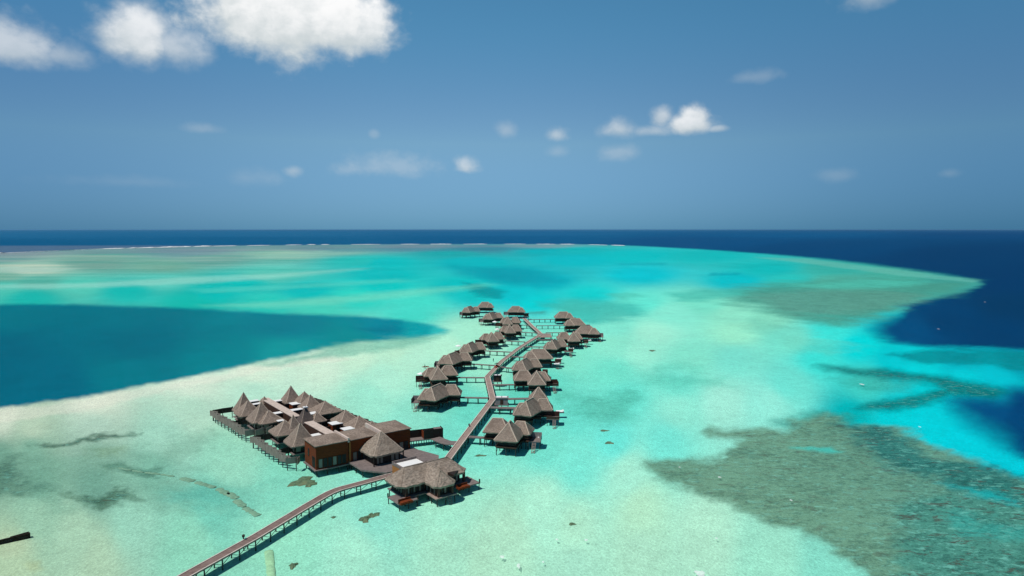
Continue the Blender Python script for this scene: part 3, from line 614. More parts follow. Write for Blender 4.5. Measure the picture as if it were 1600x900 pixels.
# ------------------------------------------------------------ small square pavilion beside the second right villa
def small_pavilion(px, py, z, w, label, ez=4.1, m='thatch'):
    p = at(px, py, z-LOW); o = thing('thatched_pavilion', label, 'pavilion', (p.x,p.y,-LOW), R(4))
    r = MB(); c = MB(); roof_mass(r, c, w, w, ez, z, .2, Matrix(), .02); ro = r.build('roof', M[m], o); c.build('ridge_cap', M['ridge'], ro)
    h = w/2-1.2
    wo = MB().box(-h,h,-h,h,FZ+.01,4.4).build('wall', M['dark'], o); MB().box(-h-.6,h+.6,-h-.6,h+.6,FZ-.25,FZ).build('floor_deck', M['deckg'], o)
    windows(wo,-h+.2,h-.2,-h,FZ+.2,3.9,3,'y-',Matrix(),'glass'); piles(o, [(-h,-h),(h,-h),(-h,h),(h,h),(0,-h),(0,h)], FZ-.25, .12)
small_pavilion(841.5,605,7.9,6.4,'small square pyramid thatch pavilion between the second and third right villas')

# ------------------------------------------------------------ main boardwalk
DZ = 1.4
def strip_edges(line, w):
    L = []; Rr = []
    n = len(line)
    for i, p in enumerate(line):
        d0 = (p-line[i-1]).normalized() if i else None; d1 = (line[i+1]-p).normalized() if i < n-1 else None
        d = ((d0 or d1)+(d1 or d0)).normalized(); nrm = Vector((-d.y,d.x)); k = 1/max(.6, nrm.dot(Vector((-(d1 or d0).y,(d1 or d0).x))))
        L.append(p+nrm*w/2*k); Rr.append(p-nrm*w/2*k)
    return L, Rr
def strip(mb, A, B, z0, z1):
    n = len(A); vs = []
    for a, b in zip(A, B): vs += [(a.x,a.y,z1),(b.x,b.y,z1),(b.x,b.y,z0),(a.x,a.y,z0)]
    fs = [(3,2,1,0),(4*n-4,4*n-3,4*n-2,4*n-1)]
    for i in range(n-1):
        k = 4*i
        for q in range(4): fs.append((k+q,k+(q+1)%4,k+4+(q+1)%4,k+4+q))
    mb.add(vs, fs)
def smooth_line(pts, it=1):
    for _ in range(it):
        q = [pts[0]]
        for a, b in zip(pts[:-1], pts[1:]): q += [a*.8+b*.2, a*.2+b*.8]
        q.append(pts[-1]); pts = q
    return pts
def march(line, step):
    out = []; acc = 0
    for a, b in zip(line[:-1], line[1:]):
        d = (b-a).length; t = acc
        while t < d: out.append((a.lerp(b, t/d), (b-a).normalized())); t += step
        acc = t-d
    return out
def boardwalk(name, line, w, label, cat, group=None, m='deck', z=DZ, step=4.2, kerb=True, brace=True, limit=100, rail=False, kh=.16):
    o = thing(name, label, cat, (line[0].x,line[0].y,0), 0, group); O = Vector((line[0].x,line[0].y))
    ln = [Vector((p.x,p.y))-O for p in line]
    A, B = strip_edges(ln, w); d = MB(); strip(d, B, A, z-.22, z); d.build('deck', M[m], o)
    if kerb:
        for s in (1,-1):
            A1, B1 = strip_edges(ln, s*(w-.1)); A2, B2 = strip_edges(ln, s*(w-.1)-s*.42); k = MB()
            strip(k, A1 if s > 0 else A1, A2, z+.003, z+kh) if s < 0 else strip(k, A2, A1, z+.003, z+kh)
            k.build('kerb', M['kerb'], o)
    cnt = 0; rest = MB(); nb = 0
    for p, dr in march(ln, step):
        nr = Vector((-dr.y,dr.x)); q = [p+nr*(w/2-.15), p-nr*(w/2-.15)]
        cb = MB(); cb.tube((q[0].x,q[0].y,z-.36),(q[1].x,q[1].y,z-.36),.14,.14,5)
        if brace and nb < 90:
            e = q[1]+dr*step*.45; cb.tube((q[1].x,q[1].y,.2),(e.x,e.y,z-.3),.06,.06,4)
            e = q[1]-dr*step*.45; cb.tube((q[1].x,q[1].y,.2),(e.x,e.y,z-.3),.06,.06,4)
            cb.tube((q[0].x,q[0].y,.2),(q[1].x,q[1].y,z-.3),.05,.05,4)
        if nb < 90: cb.build('cross_brace', M['post'], o)
        nb += 1
        for a in q:
            if cnt < limit: MB().tube((a.x,a.y,SEA_Z),(a.x,a.y,z-.22),.13,.13,6).build('piling', M['post'], o)
            else: rest.tube((a.x,a.y,SEA_Z),(a.x,a.y,z-.22),.13,.13,6)
            cnt += 1
    if rest.v: r = rest.build('piling', M['post'], o); r['kind'] = 'stuff'
    return o
def W2(px, py, z=DZ): p = at(px, py, z); return Vector((p.x, p.y))
near = [W2(183,962),W2(290,899),W2(400,838),W2(470,796),W2(520,766.5),W2(562,755.5),W2(600,745),W2(650,732.5),W2(692,721.5)]
near_l = near[:3]+smooth_line(near[2:7],2)[1:]+near[7:]
boardwalk('boardwalk', near_l, 2.3, 'long reddish curved boardwalk on piles running from the lower edge to the first thatched villa', 'boardwalk', m='deckr', step=4.0, kh=.10)
far_l = [W2(695.5,722.5),W2(735,670),W2(770,624),W2(761.5,588.5),W2(784,564.5),W2(808,546),W2(826,534),W2(846,522),W2(832,510),W2(819,497.5)]
boardwalk('boardwalk', far_l, 2.2, 'pale straight and kinked boardwalk between the two rows of villas', 'boardwalk', m='deck', step=4.6)
# side footbridges to the villas
FB = [((763,621.5),(709,620.5),'footbridge to the nearest villa on the left row'),((757.5,589.8),(704,589.5),'footbridge to the second left villa, joining at the boardwalk kink'),
 ((777,571),(730,568),'footbridge to the third villa of the left row'),((799,550),(752,547.5),'footbridge to the fourth villa of the left row'),
 ((820,534),(783,532),'footbridge to the fifth villa of the left row'),((841,520),(811,519),'footbridge to the sixth villa of the left row'),
 ((832,508.3),(806,507.4),'footbridge to the seventh villa of the left row'),((820,497.6),(792,497),'short footbridge to the far left villas from the boardwalk end'),
 ((826,499.2),(866,498.6),'farthest footbridge on the right, leading to the farthest right villa'),((838,508.8),(886,508.4),'second farthest footbridge on the right side'),
 ((853,519.6),(888,519.4),'footbridge on the right beside the boardwalk elbow platform'),((838,530.8),(880,531),'footbridge on the right just below the elbow platform'),
 ((820,541.4),(853,542),'footbridge to the sixth villa of the right row'),((800,557),(822,558),'short footbridge to the broad roofed fifth right villa'),
 ((782,573),(802,575.5),'footbridge to the fourth villa of the right row'),((766,601.2),(822,600.5),'footbridge to the third villa of the right row'),
 ((772,623.4),(826,622.4),'footbridge behind the grey shelter to the square pavilion'),((764,636),(812,637.6),'footbridge before the grey shelter to the second right villa'),
 ((731,682),(770,684),'footbridge to the nearest villa of the right row')]
for i, (a, b, lb) in enumerate(FB):
    wd = 2.2 if 'grey shelter' in lb else 1.7
    boardwalk('footbridge', [W2(*a,DZ-.06),W2(*b,DZ-.06)], wd, lb, 'footbridge', 'footbridges from the boardwalk to the villas', m='deckg', z=DZ-.06, step=3.6, kerb=False, brace=False)
boardwalk('footbridge', smooth_line([W2(714,692,1.3),W2(699,691.5,1.3),W2(680,684,1.3)],1), 3.2, 'wide bent grey footbridge from the boardwalk to the roofless dark box', 'footbridge', m='deckg', z=1.3, step=3, kerb=False, brace=False)
# elbow platform and huts
p = at(846,524,1.4); o = thing('elbow_platform', 'square timber platform with shelter at the far elbow of the boardwalk', 'platform', (p.x+1.5,p.y-1.5,-.6))
MB().box(-4.0,4.0,-4.5,3,1.66,1.9).build('deck', M['deck'], o); MB().box(-3.8,-3.7,-4.4,2.9,1.91,2.8).build('screen', M['kerb'], o); MB().box(-3.6,3.9,2.8,2.9,1.91,2.9).build('screen', M['kerb'], o)
piles(o, [(x,y) for x in (-3.7,0,3.7) for y in (-4.2,2.7)], 1.66)
def hut(px, py, w, d, h, label, wallm, white=True, rot=0, z=DZ):
    p = at(px, py, 1.4); o = thing('service_hut', label, 'hut', (p.x,p.y,0), R(rot), 'small huts on the boardwalk')
    wl = MB().box(-w/2,w/2,-d/2,d/2,z+.003,z+h).build('wall', M[wallm], o); MB().box(-w/2-.3,w/2+.3,-d/2-.3,d/2+.3,z-.25,z).build('floor_deck', M['deckg'], o)
    MB().box(-w/2-.2,w/2+.2,-d/2-.2,d/2+.2,z+h+.003,z+h+.15).build('roof', M[wallm], o)
    if white:
        MB().box(-w/2+.3,-.15,-d/2+.3,d/2-.4,z+h+.153,z+h+.3).build('roof_panel', M['white'], o); MB().box(.15,w/2-.3,-d/2+.3,d/2-.4,z+h+.153,z+h+.3).build('roof_panel', M['white'], o)
    MB().box(-.5,.5,-d/2-.06,-d/2-.003,z+.05,z+h-.5).build('door', M['brown'], wl)
    piles(o, [(-w/2,-d/2),(w/2,-d/2),(-w/2,d/2),(w/2,d/2),(0,-d/2)], z-.25, .12)
hut(777.5,595,3.0,2.0,2.1,'dark hut on piles at the inner bend of the boardwalk','dark')
hut(784,631,4.2,2.4,2.2,'grey shelter with two white roof panels beside the boardwalk','screeng')
hut(822.5,494,3.0,2.2,1.8,'tiny dark hut at the far tip of the boardwalk','dark',False)
# ------------------------------------------------------------ people and the cart on the boardwalk
def cart(px, py, rot, label):
    p = at(px, py, DZ+.02); o = thing('golf_cart', label, 'cart', (p.x,p.y,DZ), R(rot))
    MB().box(-.6,.6,-1.1,1.1,.25,.62).build('body', M['red'], o); MB().box(-.62,.62,-1.0,.7,1.78,1.86).build('roof', M['dark'], o)
    MB().box(-.55,.55,-.2,.35,.623,.85).box(-.55,.55,-.32,-.2,.86,1.25).build('seat', M['tyre'], o)
    for x in (-.55,.55):
        for y in (-.8,.75):
            w = MB().tube((x-.07,y,.24),(x+.07,y,.24),.24,.24,12).build('wheel', M['tyre'], o); MB().tube((x-.08,y,.24),(x+.08,y,.24),.1,.1,8).build('rim', M['kerb'], w)
        MB().tube((x,-.95,.6),(x,-.9,1.78),.03).tube((x,.95,.6),(x,.65,1.78),.03).build('roof_post', M['dark'], o)
cart(776.5,574,-38,'small red and dark cart parked on the boardwalk below the third left footbridge')
def person(x, y, z, rz, label, shirt='cloth'):
    me = bpy.data.meshes.new('person'); V = [(0,0,.93),(0,0,1.15),(0,0,1.42),(0,.01,1.52),(0,.02,1.63),(0,.02,1.76),
      (.1,0,.88),(.12,.03,.48),(.12,-.02,.06),(.12,.12,.03),(-.1,0,.88),(-.12,-.03,.48),(-.12,-.08,.06),(-.12,.06,.03),
      (.19,0,1.40),(.24,-.03,1.12),(.24,.08,.88),(.24,.11,.79),(-.19,0,1.40),(-.24,.03,1.12),(-.24,.12,.88),(-.24,.15,.79)]
    E = [(0,1),(1,2),(2,3),(3,4),(4,5),(0,6),(6,7),(7,8),(8,9),(0,10),(10,11),(11,12),(12,13),(2,14),(14,15),(15,16),(16,17),(2,18),(18,19),(19,20),(20,21)]
    me.from_pydata(V, E, []); o = bpy.data.objects.new('person', me); C.objects.link(o)
    rr = [.15,.14,.16,.06,.1,.09,.1,.065,.05,.035,.1,.065,.05,.035,.06,.045,.035,.03,.06,.045,.035,.03]
    sk = o.modifiers.new('skin','SKIN')
    for i, r_ in enumerate(rr): me.skin_vertices[0].data[i].radius = (r_*1.1, r_*.8 if i < 3 else r_)
    me.skin_vertices[0].data[0].use_root = True
    o.modifiers.new('sub','SUBSURF').levels = 1; me.materials.append(M[shirt]); o.location = (x,y,z); o.rotation_euler = (0,0,rz)
    h = MB().tube((0,.01,1.66),(0,0,1.82),.115,.06,10).build('hair', M['tyre'], o, True)
    MB().box(-.02,.02,.1,.14,1.63,1.68).build('face', M['skin'], o)
    tag(o, label, 'person')
p = at(778.5,567,DZ); person(p.x-2.2,p.y+2,DZ,2.5,'person in dark clothes on the left edge of the boardwalk above the cart')
# lamp post beside the near boardwalk
def bollard(px, py, label):
    p = at(px, py, DZ); o = thing('bollard_lamp', label, 'lamp', (p.x,p.y,0), 0, 'dark bollard lamps on the boardwalk edge')
    MB().tube((0,0,SEA_Z),(0,0,1.9),.12,.12,8).build('post', M['post'], o); MB().box(-.2,.2,-.2,.2,1.9,2.25).build('lamp_head', M['dark'], o); MB().add([(-.25,-.25,2.26),(.25,-.25,2.26),(.25,.25,2.26),(-.25,.25,2.26),(0,0,2.45)],[(3,2,1,0),(0,1,4),(1,2,4),(2,3,4),(3,0,4)]).build('lamp_cap', M['dark'], o)
bollard(380.5,843,'dark bollard lamp on the left side of the near reddish boardwalk'); bollard(733,667,'dark bollard lamp on the left side of the pale boardwalk, near end')

# ------------------------------------------------------------ front villa group (rotated frame)
CA = R(38)
def rect(u0,u1,v0,v1): return [(u0,v0),(u1,v0),(u1,v1),(u0,v1)]
o = thing('reception_villa', 'large front villa with bent thatched roof and white flat roof box, two terraces on stilts', 'villa', (-24.5,145.4,-LOW), CA)
roof = MB(); cap = MB()
roof_mass(roof, cap, 18.5, 8.6, 4.6, 7.4, 11.5, xf(8.6,3.4,0), 0, .4, 1.6, .12, .09, 7, .12)
roof_mass(roof, cap, 11.5, 6.0, 4.6, 7.2, 5.5, xf(8.7,.2,PI/2), 0, .4, 1.3, .12, .09, 7, .12)
ro = roof.build('roof', M['thatch_pale'], o); cap.build('ridge_cap', M['thatch_pale'], ro)
# opened eave with dark timbers beside the projecting wing
MB().prism([(12.1,-2.9),(14.6,-.95),(11.9,-.6)],4.86,5.4).build('roof_opening', M['dark'], ro)
wl = MB().box(1.2,16,.6,6.4,FZ-.1,4.9).box(6.7,10.6,-3.9,.7,FZ-.1,4.85).build('wall', M['brown'], o)
windows(wl, 2.0, 6.4, .6, FZ+.1, 4.1, 6, 'y-', Matrix(), 'curtain', 2)
windows(wl, 7.1, 10.3, -3.9, FZ+.1, 4.1, 4, 'y-', Matrix(), 'curtain', 2)
windows(wl, -3.7, .2, 6.7, FZ+.1, 4.1, 5, 'x-', Matrix(), 'curtain', 2)
windows(wl, 11.2, 15.6, .6, FZ+.1, 4.1, 5, 'y-', Matrix(), 'curtain', 2)
windows(wl, 1.2, 5.8, 1.2, FZ+.1, 4.1, 4, 'x-', Matrix(), 'glass', 2)
co_ = MB()
for u,v in ((1.3,-.2),(6.9,-4.6),(10.5,-4.6),(16.6,-.2),(12.4,-.6)): co_.box(u-.25,u+.25,v-.25,v+.25,FZ,4.7)
co_.build('column', M['brown'], o)
MB().box(.6,17,-.6,7.2,FZ-.35,FZ-.103).build('floor_deck', M['deckg'], o); MB().box(6.0,11.4,-5.2,-.603,FZ-.35,FZ-.1).build('front_deck', M['deck'], o)
bxw = MB(); u0,u1,v0,v1 = 3.4,10.0,5.2,10.0
bxw.box(u0,u1,v0,v1,1.9,6.1)
bo = bxw.build('roof_box', M['orange'], o)
pr = MB(); [pr.box(*q) for q in ((u0-.05,u1+.05,v0-.05,v0+.35,6.103,6.7),(u0-.05,u1+.05,v1-.35,v1+.05,6.103,6.9),(u0-.05,u0+.35,v0+.36,v1-.36,6.103,6.7),(u1-.35,u1+.05,v0+.36,v1-.36,6.103,6.85))]
pr.build('parapet', M['deckg'], bo); MB().box(u0+.36,u1-.36,v0+.36,v1-.36,6.103,6.35).build('flat_roof', M['white'], bo)
def terrace(root, u0,u1,v0,v1,z,label=None):
    d = MB().box(u0,u1,v0,v1,z-.25,z).build('terrace', M['deckg'], root)
    piles(root, [(u,v) for u in (u0+.2,(u0+u1)/2,u1-.2) for v in (v0+.2,v1-.2)], z-.25, .11)
    for u,v in ((u0+.12,v0+.12),(u1-.12,v0+.12),(u0+.12,v1-.12)): MB().box(u-.12,u+.12,v-.12,v+.12,z,z+.8).build('lamp_post', M['dark'], root)
terrace(o, -1.5,3.4,-2.1,3.3,1.7); terrace(o, 13.6,19.7,-2.5,2.8,1.75)
piles(o, [(u,v) for u in (1,4,7,10,13,16.5) for v in (-.2,3.5,7)]+[(6.4,-4.9),(8.6,-4.9),(11,-4.9),(6.4,-2.5),(11,-2.5)], FZ-.35, .13)
ld = MB(); 
for k in range(6): ld.box(9.0,9.8,-5.5-.12*k,-5.4-.12*k,1.6-.42*k,1.66-.42*k)
ld.tube((9,-5.3,1.8),(9,-6.1,-.8),.06); ld.tube((9.8,-5.3,1.8),(9.8,-6.1,-.8),.06); ld.build('ladder', M['deckg'], o)
def sofa(px, py, z, w, label, rot=38):
    p = at(px,py,z); s = thing('sun_lounge', label, 'lounge', (p.x,p.y,z), R(rot), 'rust brown timber sun lounges on the front villa terraces')
    MB().box(-w/2,w/2,-.7,.7,0,.35).build('base', M['rust'], s); MB().box(-w/2+.1,w/2-.1,-.6,.55,.353,.5).build('cushion', M['rust'], s); MB().box(-w/2,w/2,.56,.7,.353,.9).build('backrest', M['rust'], s)
sofa(634,786,.86,3.0,'rust brown timber lounge on the front left terrace of the front villa'); sofa(724,762.5,.91,3.0,'rust brown lounge on the right terrace of the front villa')

# restaurant pavilion with a big pyramid roof
o = thing('pyramid_pavilion', 'square pavilion with large pale pyramid thatch and grey glass walls beside the boardwalk', 'pavilion', (-33.5,170.6,-LOW+.15), CA)
r = MB(); c = MB(); roof_mass(r, c, 9.2, 9.2, 4.7, 9.3, .15, Matrix(), .0, .4, 1.0, .12, .08, 8, .1); ro = r.build('roof', M['thatch_pale'], o); c.build('ridge_cap', M['ridge'], ro)
wl = MB().box(-3.5,3.5,-3.5,3.5,FZ,4.9).build('wall', M['dark'], o)
windows(wl,-3.2,-1.2,-3.5,FZ+.2,4.3,2,'y-',Matrix(),'curtain'); windows(wl,.8,3.2,-3.5,FZ+.2,4.3,2,'y-',Matrix(),'curtain'); windows(wl,-3.3,3.3,-3.5,FZ+.2,4.3,7,'x-',Matrix(),'glass'); windows(wl,2.2,3.3,-3.5,FZ+.3,4.2,1,'x-',Matrix(),'curtain')
cm = MB(); 
for u,v in ((-4.1,-4.1),(4.1,-4.1),(-4.1,4.1),(4.1,4.1)): cm.box(u-.13,u+.13,v-.13,v+.13,FZ,4.6)
cm.build('column', M['dark'], o)
o2 = thing('pavilion_platform', 'wide grey timber platform under the pyramid pavilion joining the boardwalk', 'platform', (-33.5,170.6,-LOW+.15), CA)
MB().prism([(-7.5,-4.2),(-3.5,-9.6),(10.5,-10.8),(13.2,-6.5),(10.2,5.0),(-4.6,5.6),(-7.5,4.5)],FZ-.42,FZ-.04).build('deck', M['deckg'], o2)
piles(o2, [(-7,-3.8),(-5.2,-6.2),(-3.6,-8.9),(0,-9.2),(3.5,-9.6),(7,-9.9),(10,-10.2),(-7,0),(-7,4),(0,4.6),(5,4.6),(9.5,4.2),(12,-5),(0,0),(6,0)], FZ-.42, .13)

# ------------------------------------------------------------ the spa retreat on its own platform
def ctr(px, py, z): p = at(px, py, z); return p
def block(px, py, z, u, v, h0, label, rotoff=0, kids=None):
    """flat thatched roof block: near-left top corner of the wall at the pixel; runs u along the front, v to the back"""
    p = at(px, py, z-LOW); o = thing('rust_block', label, 'building', (p.x,p.y,-LOW), R(36+rotoff), 'rust red timber blocks of the retreat')
    wl = MB().box(0,u,0,v,h0,z).build('wall', M['rust'], o)
    rr = MB(); k = .3; zt = z+.45
    rr.add([(-k,-k,z+.003),(u+k,-k,z+.003),(u+k,v+k,z+.003),(-k,v+k,z+.003),(-k,-k,z+.2),(u+k,-k,z+.2),(u+k,v+k,z+.2),(-k,v+k,z+.2),(u*.35,v*.55,zt+.35),(u*.7,v*.55,zt+.35)],
      [(3,2,1,0),(0,1,5,4),(1,2,6,5),(2,3,7,6),(3,0,4,7),(4,5,9,8),(5,6,9),(6,7,8,9),(7,4,8)])
    rr.build('roof', M['thatch'], o)
    if rotoff or 'right hand' in label:
        MB().box(-.75,-.31,-.2,v+.3,z-.3,z+.85).build('parapet', M['slat'], o); MB().box(-.35,-.005,-.12,.2,h0,z-.31).build('fin', M['orange'], o)
    windows(wl, .5, u-.6, 0, h0+.3, h0+2.6, max(3,int(u/1.4)), 'y-', Matrix(), 'curtain', 3)
    windows(wl, .6, 2.6, 0, h0+.3, h0+3.0, 2, 'x-', Matrix(), 'glass'); windows(wl, 4.6, 5.6, 0, h0+2.2, h0+4.2, 1, 'x-', Matrix(), 'glass')
    piles(o, [(x,y) for x in (.2,u*.35,u*.7,u-.2) for y in (.2,v*.5,v-.3)], h0, .14)
    fl = MB().box(-.5,u,-.5,v,h0-.25,h0-.003).build('floor_deck', M['deckg'], o)
    return o
block(493.3,698.6,7.65,8.4,8.0,1.85,'nearest rust red timber block with orange lit end wall and flat thatch')
block(547.5,688.6,7.6,7.6,8.0,1.85,'middle dark rust block behind the pyramid pavilion',2)
block(598,678,7.6,8.0,9.2,1.85,'right hand dark rust block nearest the boardwalk')
def cabana(px, py, z, w, label, ez=4.2, conc=.06, rot=38, m='thatch', body='dark', L=None, r=.2, open_=False, pm='curtain'):
    p = at(px, py, z-LOW); o = thing('spa_pavilion', label, 'pavilion', (p.x,p.y,-LOW), R(rot), 'steep thatched pavilions of the retreat')
    rf = MB(); c = MB(); L = L or w; roof_mass(rf, c, L, w, ez, z, r, Matrix(), conc, .3, .7, .13, .05, 7); ro = rf.build('roof', M[m], o)
    c.build('ridge_cap', M['ridge'] if m == 'thatch' else M['thatch_pale'], ro); MB().tube((0,0,z-.15),(0,0,z+.35),.16,.05,6).build('finial', M['thatch_dark'], ro)
    hx, hy = L/2-1.15, w/2-1.15
    wl = MB().box(-hx,hx,-hy,hy,FZ,4.6).build('wall', M[body], o)
    windows(wl,-hx+.15,hx-.15,-hy,FZ+.2,4.0,3,'y-',Matrix(),pm,2); windows(wl,-hy+.15,hy-.15,-hx,FZ+.2,4.0,3,'x-',Matrix(),pm,2)
    MB().box(-hx-.7,hx+.7,-hy-.7,hy+.7,FZ-.25,FZ-.003).build('floor_deck', M['deckg'], o)
    piles(o, [(x,y) for x in (-hx,hx) for y in (-hy,0,hy)], FZ-.25, .12)
    return o
cabana(380.4,614,9.6,6.2,'tall pointed pavilion at the far left corner of the retreat'); cabana(387.5,626,8.0,7.4,'lower broad pavilion leaning against the far left pointed one',pm='glass')
cabana(408,629,9.2,7.6,'second large pavilion of the left front row, pointed with broad skirt'); cabana(420,641.5,7.0,7.6,'low hipped roof before the second pointed pavilion of the left row')
cabana(445,657,7.3,7.6,'third pavilion of the left row, low pale pyramid over glass walls', body='frame', pm='glass'); cabana(458,649.5,8.4,5.4,'pointed roof directly behind the low pale pyramid')
cabana(469,661.5,9.2,7.4,'nearest tall pointed pavilion of the left row, beside the rust red block')
cabana(477,635.5,8.6,5.4,'dark weathered pointed roof capped white in the middle of the retreat', m='thatch_dark', conc=.1); cabana(495,644,6.6,5.0,'small dark pointed roof right of the white capped one')
cabana(454.4,603.6,9.0,6.2,'farthest tall pointed pavilion at the back of the retreat'); cabana(475.6,612.4,7.4,6.8,'second pavilion of the back row, broad pyramid'); cabana(485,617.6,8.0,6.8,'third pavilion of the back row, sharper point with pale hip')
cabana(508,627,7.1,8.6,'broad brown pavilion in the middle of the back row above white rails', pm='glass'); cabana(540,641,7.2,7.4,'fifth pavilion of the back row, pale hip facing the viewer'); cabana(561,650,6.9,7.4,'sixth pavilion of the back row behind the middle rust block'); cabana(581,658.6,6.4,5.6,'last and smallest pavilion of the back row')
cabana(413,620.5,5.8,3.6,'little brown roof at the head of the covered walkway',ez=4.0,conc=0)
p = at(477,635.5,8.6-LOW); tag(MB().box(-.6,.6,-.6,.6,0,.3).build('skylight_cap', M['white']), 'white square cap on the tip of the dark pointed roof', 'roof cap'); bpy.data.objects['skylight_cap'].location = (p.x,p.y,p.z-.25); bpy.data.objects['skylight_cap'].rotation_euler = (0,0,CA)
def corridor(a, b, z, w, label):
    A = at(*a, z-LOW); B = at(*b, z-LOW); d = B-A; L = d.length; ang = math.atan2(d.y, d.x)
    o = thing('covered_walkway', label, 'walkway', (A.x,A.y,-LOW), ang, 'covered walkways of the retreat')
    rf = MB(); n = int(L/1.0)
    for i in range(n): rf.box(i*L/n, (i+1)*L/n-.12, -w/2, w/2, z-.12+(.0), z)
    rf.box(0,L,-w/2+.2,w/2-.2,z-.3,z-.123); ro = rf.build('slatted_roof', M['slat'], o)
    MB().box(0,L,-w/2+.1,-w/2+.25,FZ,z-.31).box(0,L,w/2-.25,w/2-.1,FZ,z-.31).build('wall', M['brown'], o)
    MB().box(-.5,L+.5,-w/2-.4,w/2+.4,FZ-.3,FZ-.003).build('floor_deck', M['deckg'], o)
    piles(o, [(x,y) for x in np.linspace(.5,L-.5,max(2,int(L/4))) for y in (-w/2,w/2)], FZ-.3, .12)
corridor((413,622),(463,650.5),5.0,2.6,'upper pale slatted walkway roof running down the middle of the retreat'); corridor((482,658.5),(519,678.5),5.4,2.7,'lower pale slatted walkway roof ending at the rust blocks')
def annex(px, py, w, d, label, z=4.6, body='brown'):
    w *= 1.15; d *= 1.2; p = at(px, py, z-LOW); o = thing('flat_roof_annex', label, 'annex', (p.x,p.y,-LOW), R(38), 'white flat roofed annexes of the retreat')
    wl = MB().box(-w/2,w/2,-d/2,d/2,FZ-.2,z-.15).build('wall', M[body], o); MB().box(-w/2-.15,w/2+.15,-d/2-.15,d/2+.15,z-.147,z).build('flat_roof', M['white'], o)
    MB().box(-.45,.45,-d/2-.06,-d/2-.003,FZ,z-.5).build('door', M['dark'], wl); piles(o, [(-w/2+.1,-d/2+.1),(w/2-.1,-d/2+.1),(w/2-.1,d/2-.1)], FZ-.2, .12)
AX = [(397,625.8,2.2,1.6,'white flat roof strip nearest the far left pointed pavilions'),(401,630.5,2.2,1.4,'second white flat roof strip beside the far left pavilions'),(435,625.5,3.4,1.5,'long white flat roof left of the farthest pointed pavilion'),
 (460.5,630,2.2,2.6,'white flat roof below the farthest pointed pavilion'),(463,639.5,3.0,1.6,'long white flat roof beside the upper slatted walkway'),(432,645,3.0,1.6,'white flat roof on the left of the upper slatted walkway'),(489,645,1.8,2.0,'small white flat roof between the two dark pointed roofs'),
 (437,656,1.4,2.2,'small white flat roof left of the low pale pyramid'),(524,660.5,2.6,2.6,'white flat roof before the fifth back pavilion'),(543,669,2.6,2.2,'white flat roof above the middle rust block'),(496,678.5,3.6,1.5,'long white flat roof beside the nearest rust block')]
for a in AX: annex(*a, body='rust' if a[0] in (460.5,524,543) else 'brown')
# inner courtyards: dark walls and decks
o = thing('retreat_platform', 'dark walled timber platform joining the pavilions of the retreat', 'platform', (-70,205,-LOW), CA)
def uvof(px, py, z):
    p = at(px,py,z)-Vector((-69,203,z)); return (p.x*math.cos(CA)+p.y*math.sin(CA), -p.x*math.sin(CA)+p.y*math.cos(CA))
MB().box(-4.5,13,-24,18,FZ-.55,FZ-.31).build('deck', M['dark'], o)
cw = MB(); 
for v in (-20,-13.5,-7,-.5,6,12.5): cw.box(-4.0,-1.8,v,v+.2,FZ-.3,3.9); cw.box(2.2,10.5,v+1,v+1.2,FZ-.3,3.9)
cw.box(4.2,4.4,-22,16,FZ-.3,3.9); cw.box(-2.6,-2.4,-22,14,FZ-.3,3.7); cw.build('courtyard_wall', M['brown'], o)
piles(o, [(u,v) for u in (-4.2,0,4,8,12.5) for v in range(-23,19,5)], FZ-.55, .13)
# privacy fences on piles
def fence(pts, label, ztop=2.8, h=1.75, m='fence', zig=1.7, step=2.9):
    P0 = at(*pts[0], ztop); o = thing('privacy_fence', label, 'fence', (P0.x,P0.y,0), 0, 'privacy fences of the retreat')
    ln = [Vector((at(*q,ztop).x-P0.x, at(*q,ztop).y-P0.y)) for q in pts]; ps = march(ln, step); ps.append((ln[-1], ps[-1][1]))
    for (a, da), (b, db) in zip(ps[:-1], ps[1:]):
        if (b-a).length < .3: continue
        n = Vector((-(b-a).y,(b-a).x)).normalized(); pm = MB(); q0 = a-n*zig*.5; q1 = b+n*zig*.5; d = (q1-q0).normalized(); t = Vector((-d.y,d.x))*.05
        pm.prism([(q0+t).to_tuple(),(q1+t).to_tuple(),(q1-t).to_tuple(),(q0-t).to_tuple()], ztop-h, ztop+rnd.uniform(-.15,.12)); pm.build('panel', M[m], o)
        MB().tube((a.x,a.y,SEA_Z),(a.x,a.y,ztop-.1),.13,.13,6).build('post', M['post'], o)
c1 = lambda x, y: (320+x/5, 590+y/5)
fence([c1(*q) for q in [(62,252),(100,282),(165,318),(235,358),(300,402),(335,415),(400,405),(480,392),(560,372)]], 'zigzag fence along the far left front of the retreat, grey boards on tall posts')
fence([c1(*q) for q in [(66,250),(130,238),(220,226)]], 'short dark fence closing the far left corner of the retreat', m='dark', zig=0)
fence([c1(*q) for q in [(222,342),(300,314),(385,322)]], 'dark fence between the first and second left pavilions', m='dark', zig=0)
fence([c1(*q) for q in [(375,455),(415,472),(495,530),(585,580),(635,615),(680,628),(750,615)]], 'zigzag fence along the near left front of the retreat up to the rust block')
fence([c1(*q) for q in [(378,455),(455,440),(560,430)]], 'dark fence between the second and third left pavilions', m='dark', zig=0)
fence([c1(*q) for q in [(575,560),(650,540),(740,520)]], 'dark fence before the nearest tall pointed pavilion', m='dark', zig=0)
c8 = lambda x, y: (440+x/5.627, 600+y/5.627)
fence([c8(*q) for q in [(230,98),(300,122),(350,140),(430,180),(500,212),(560,232),(640,275),(740,305),(800,332),(850,352)]], 'long brown fence behind the back row of retreat pavilions', ztop=3.0, h=2.0, m='screen', zig=.8)
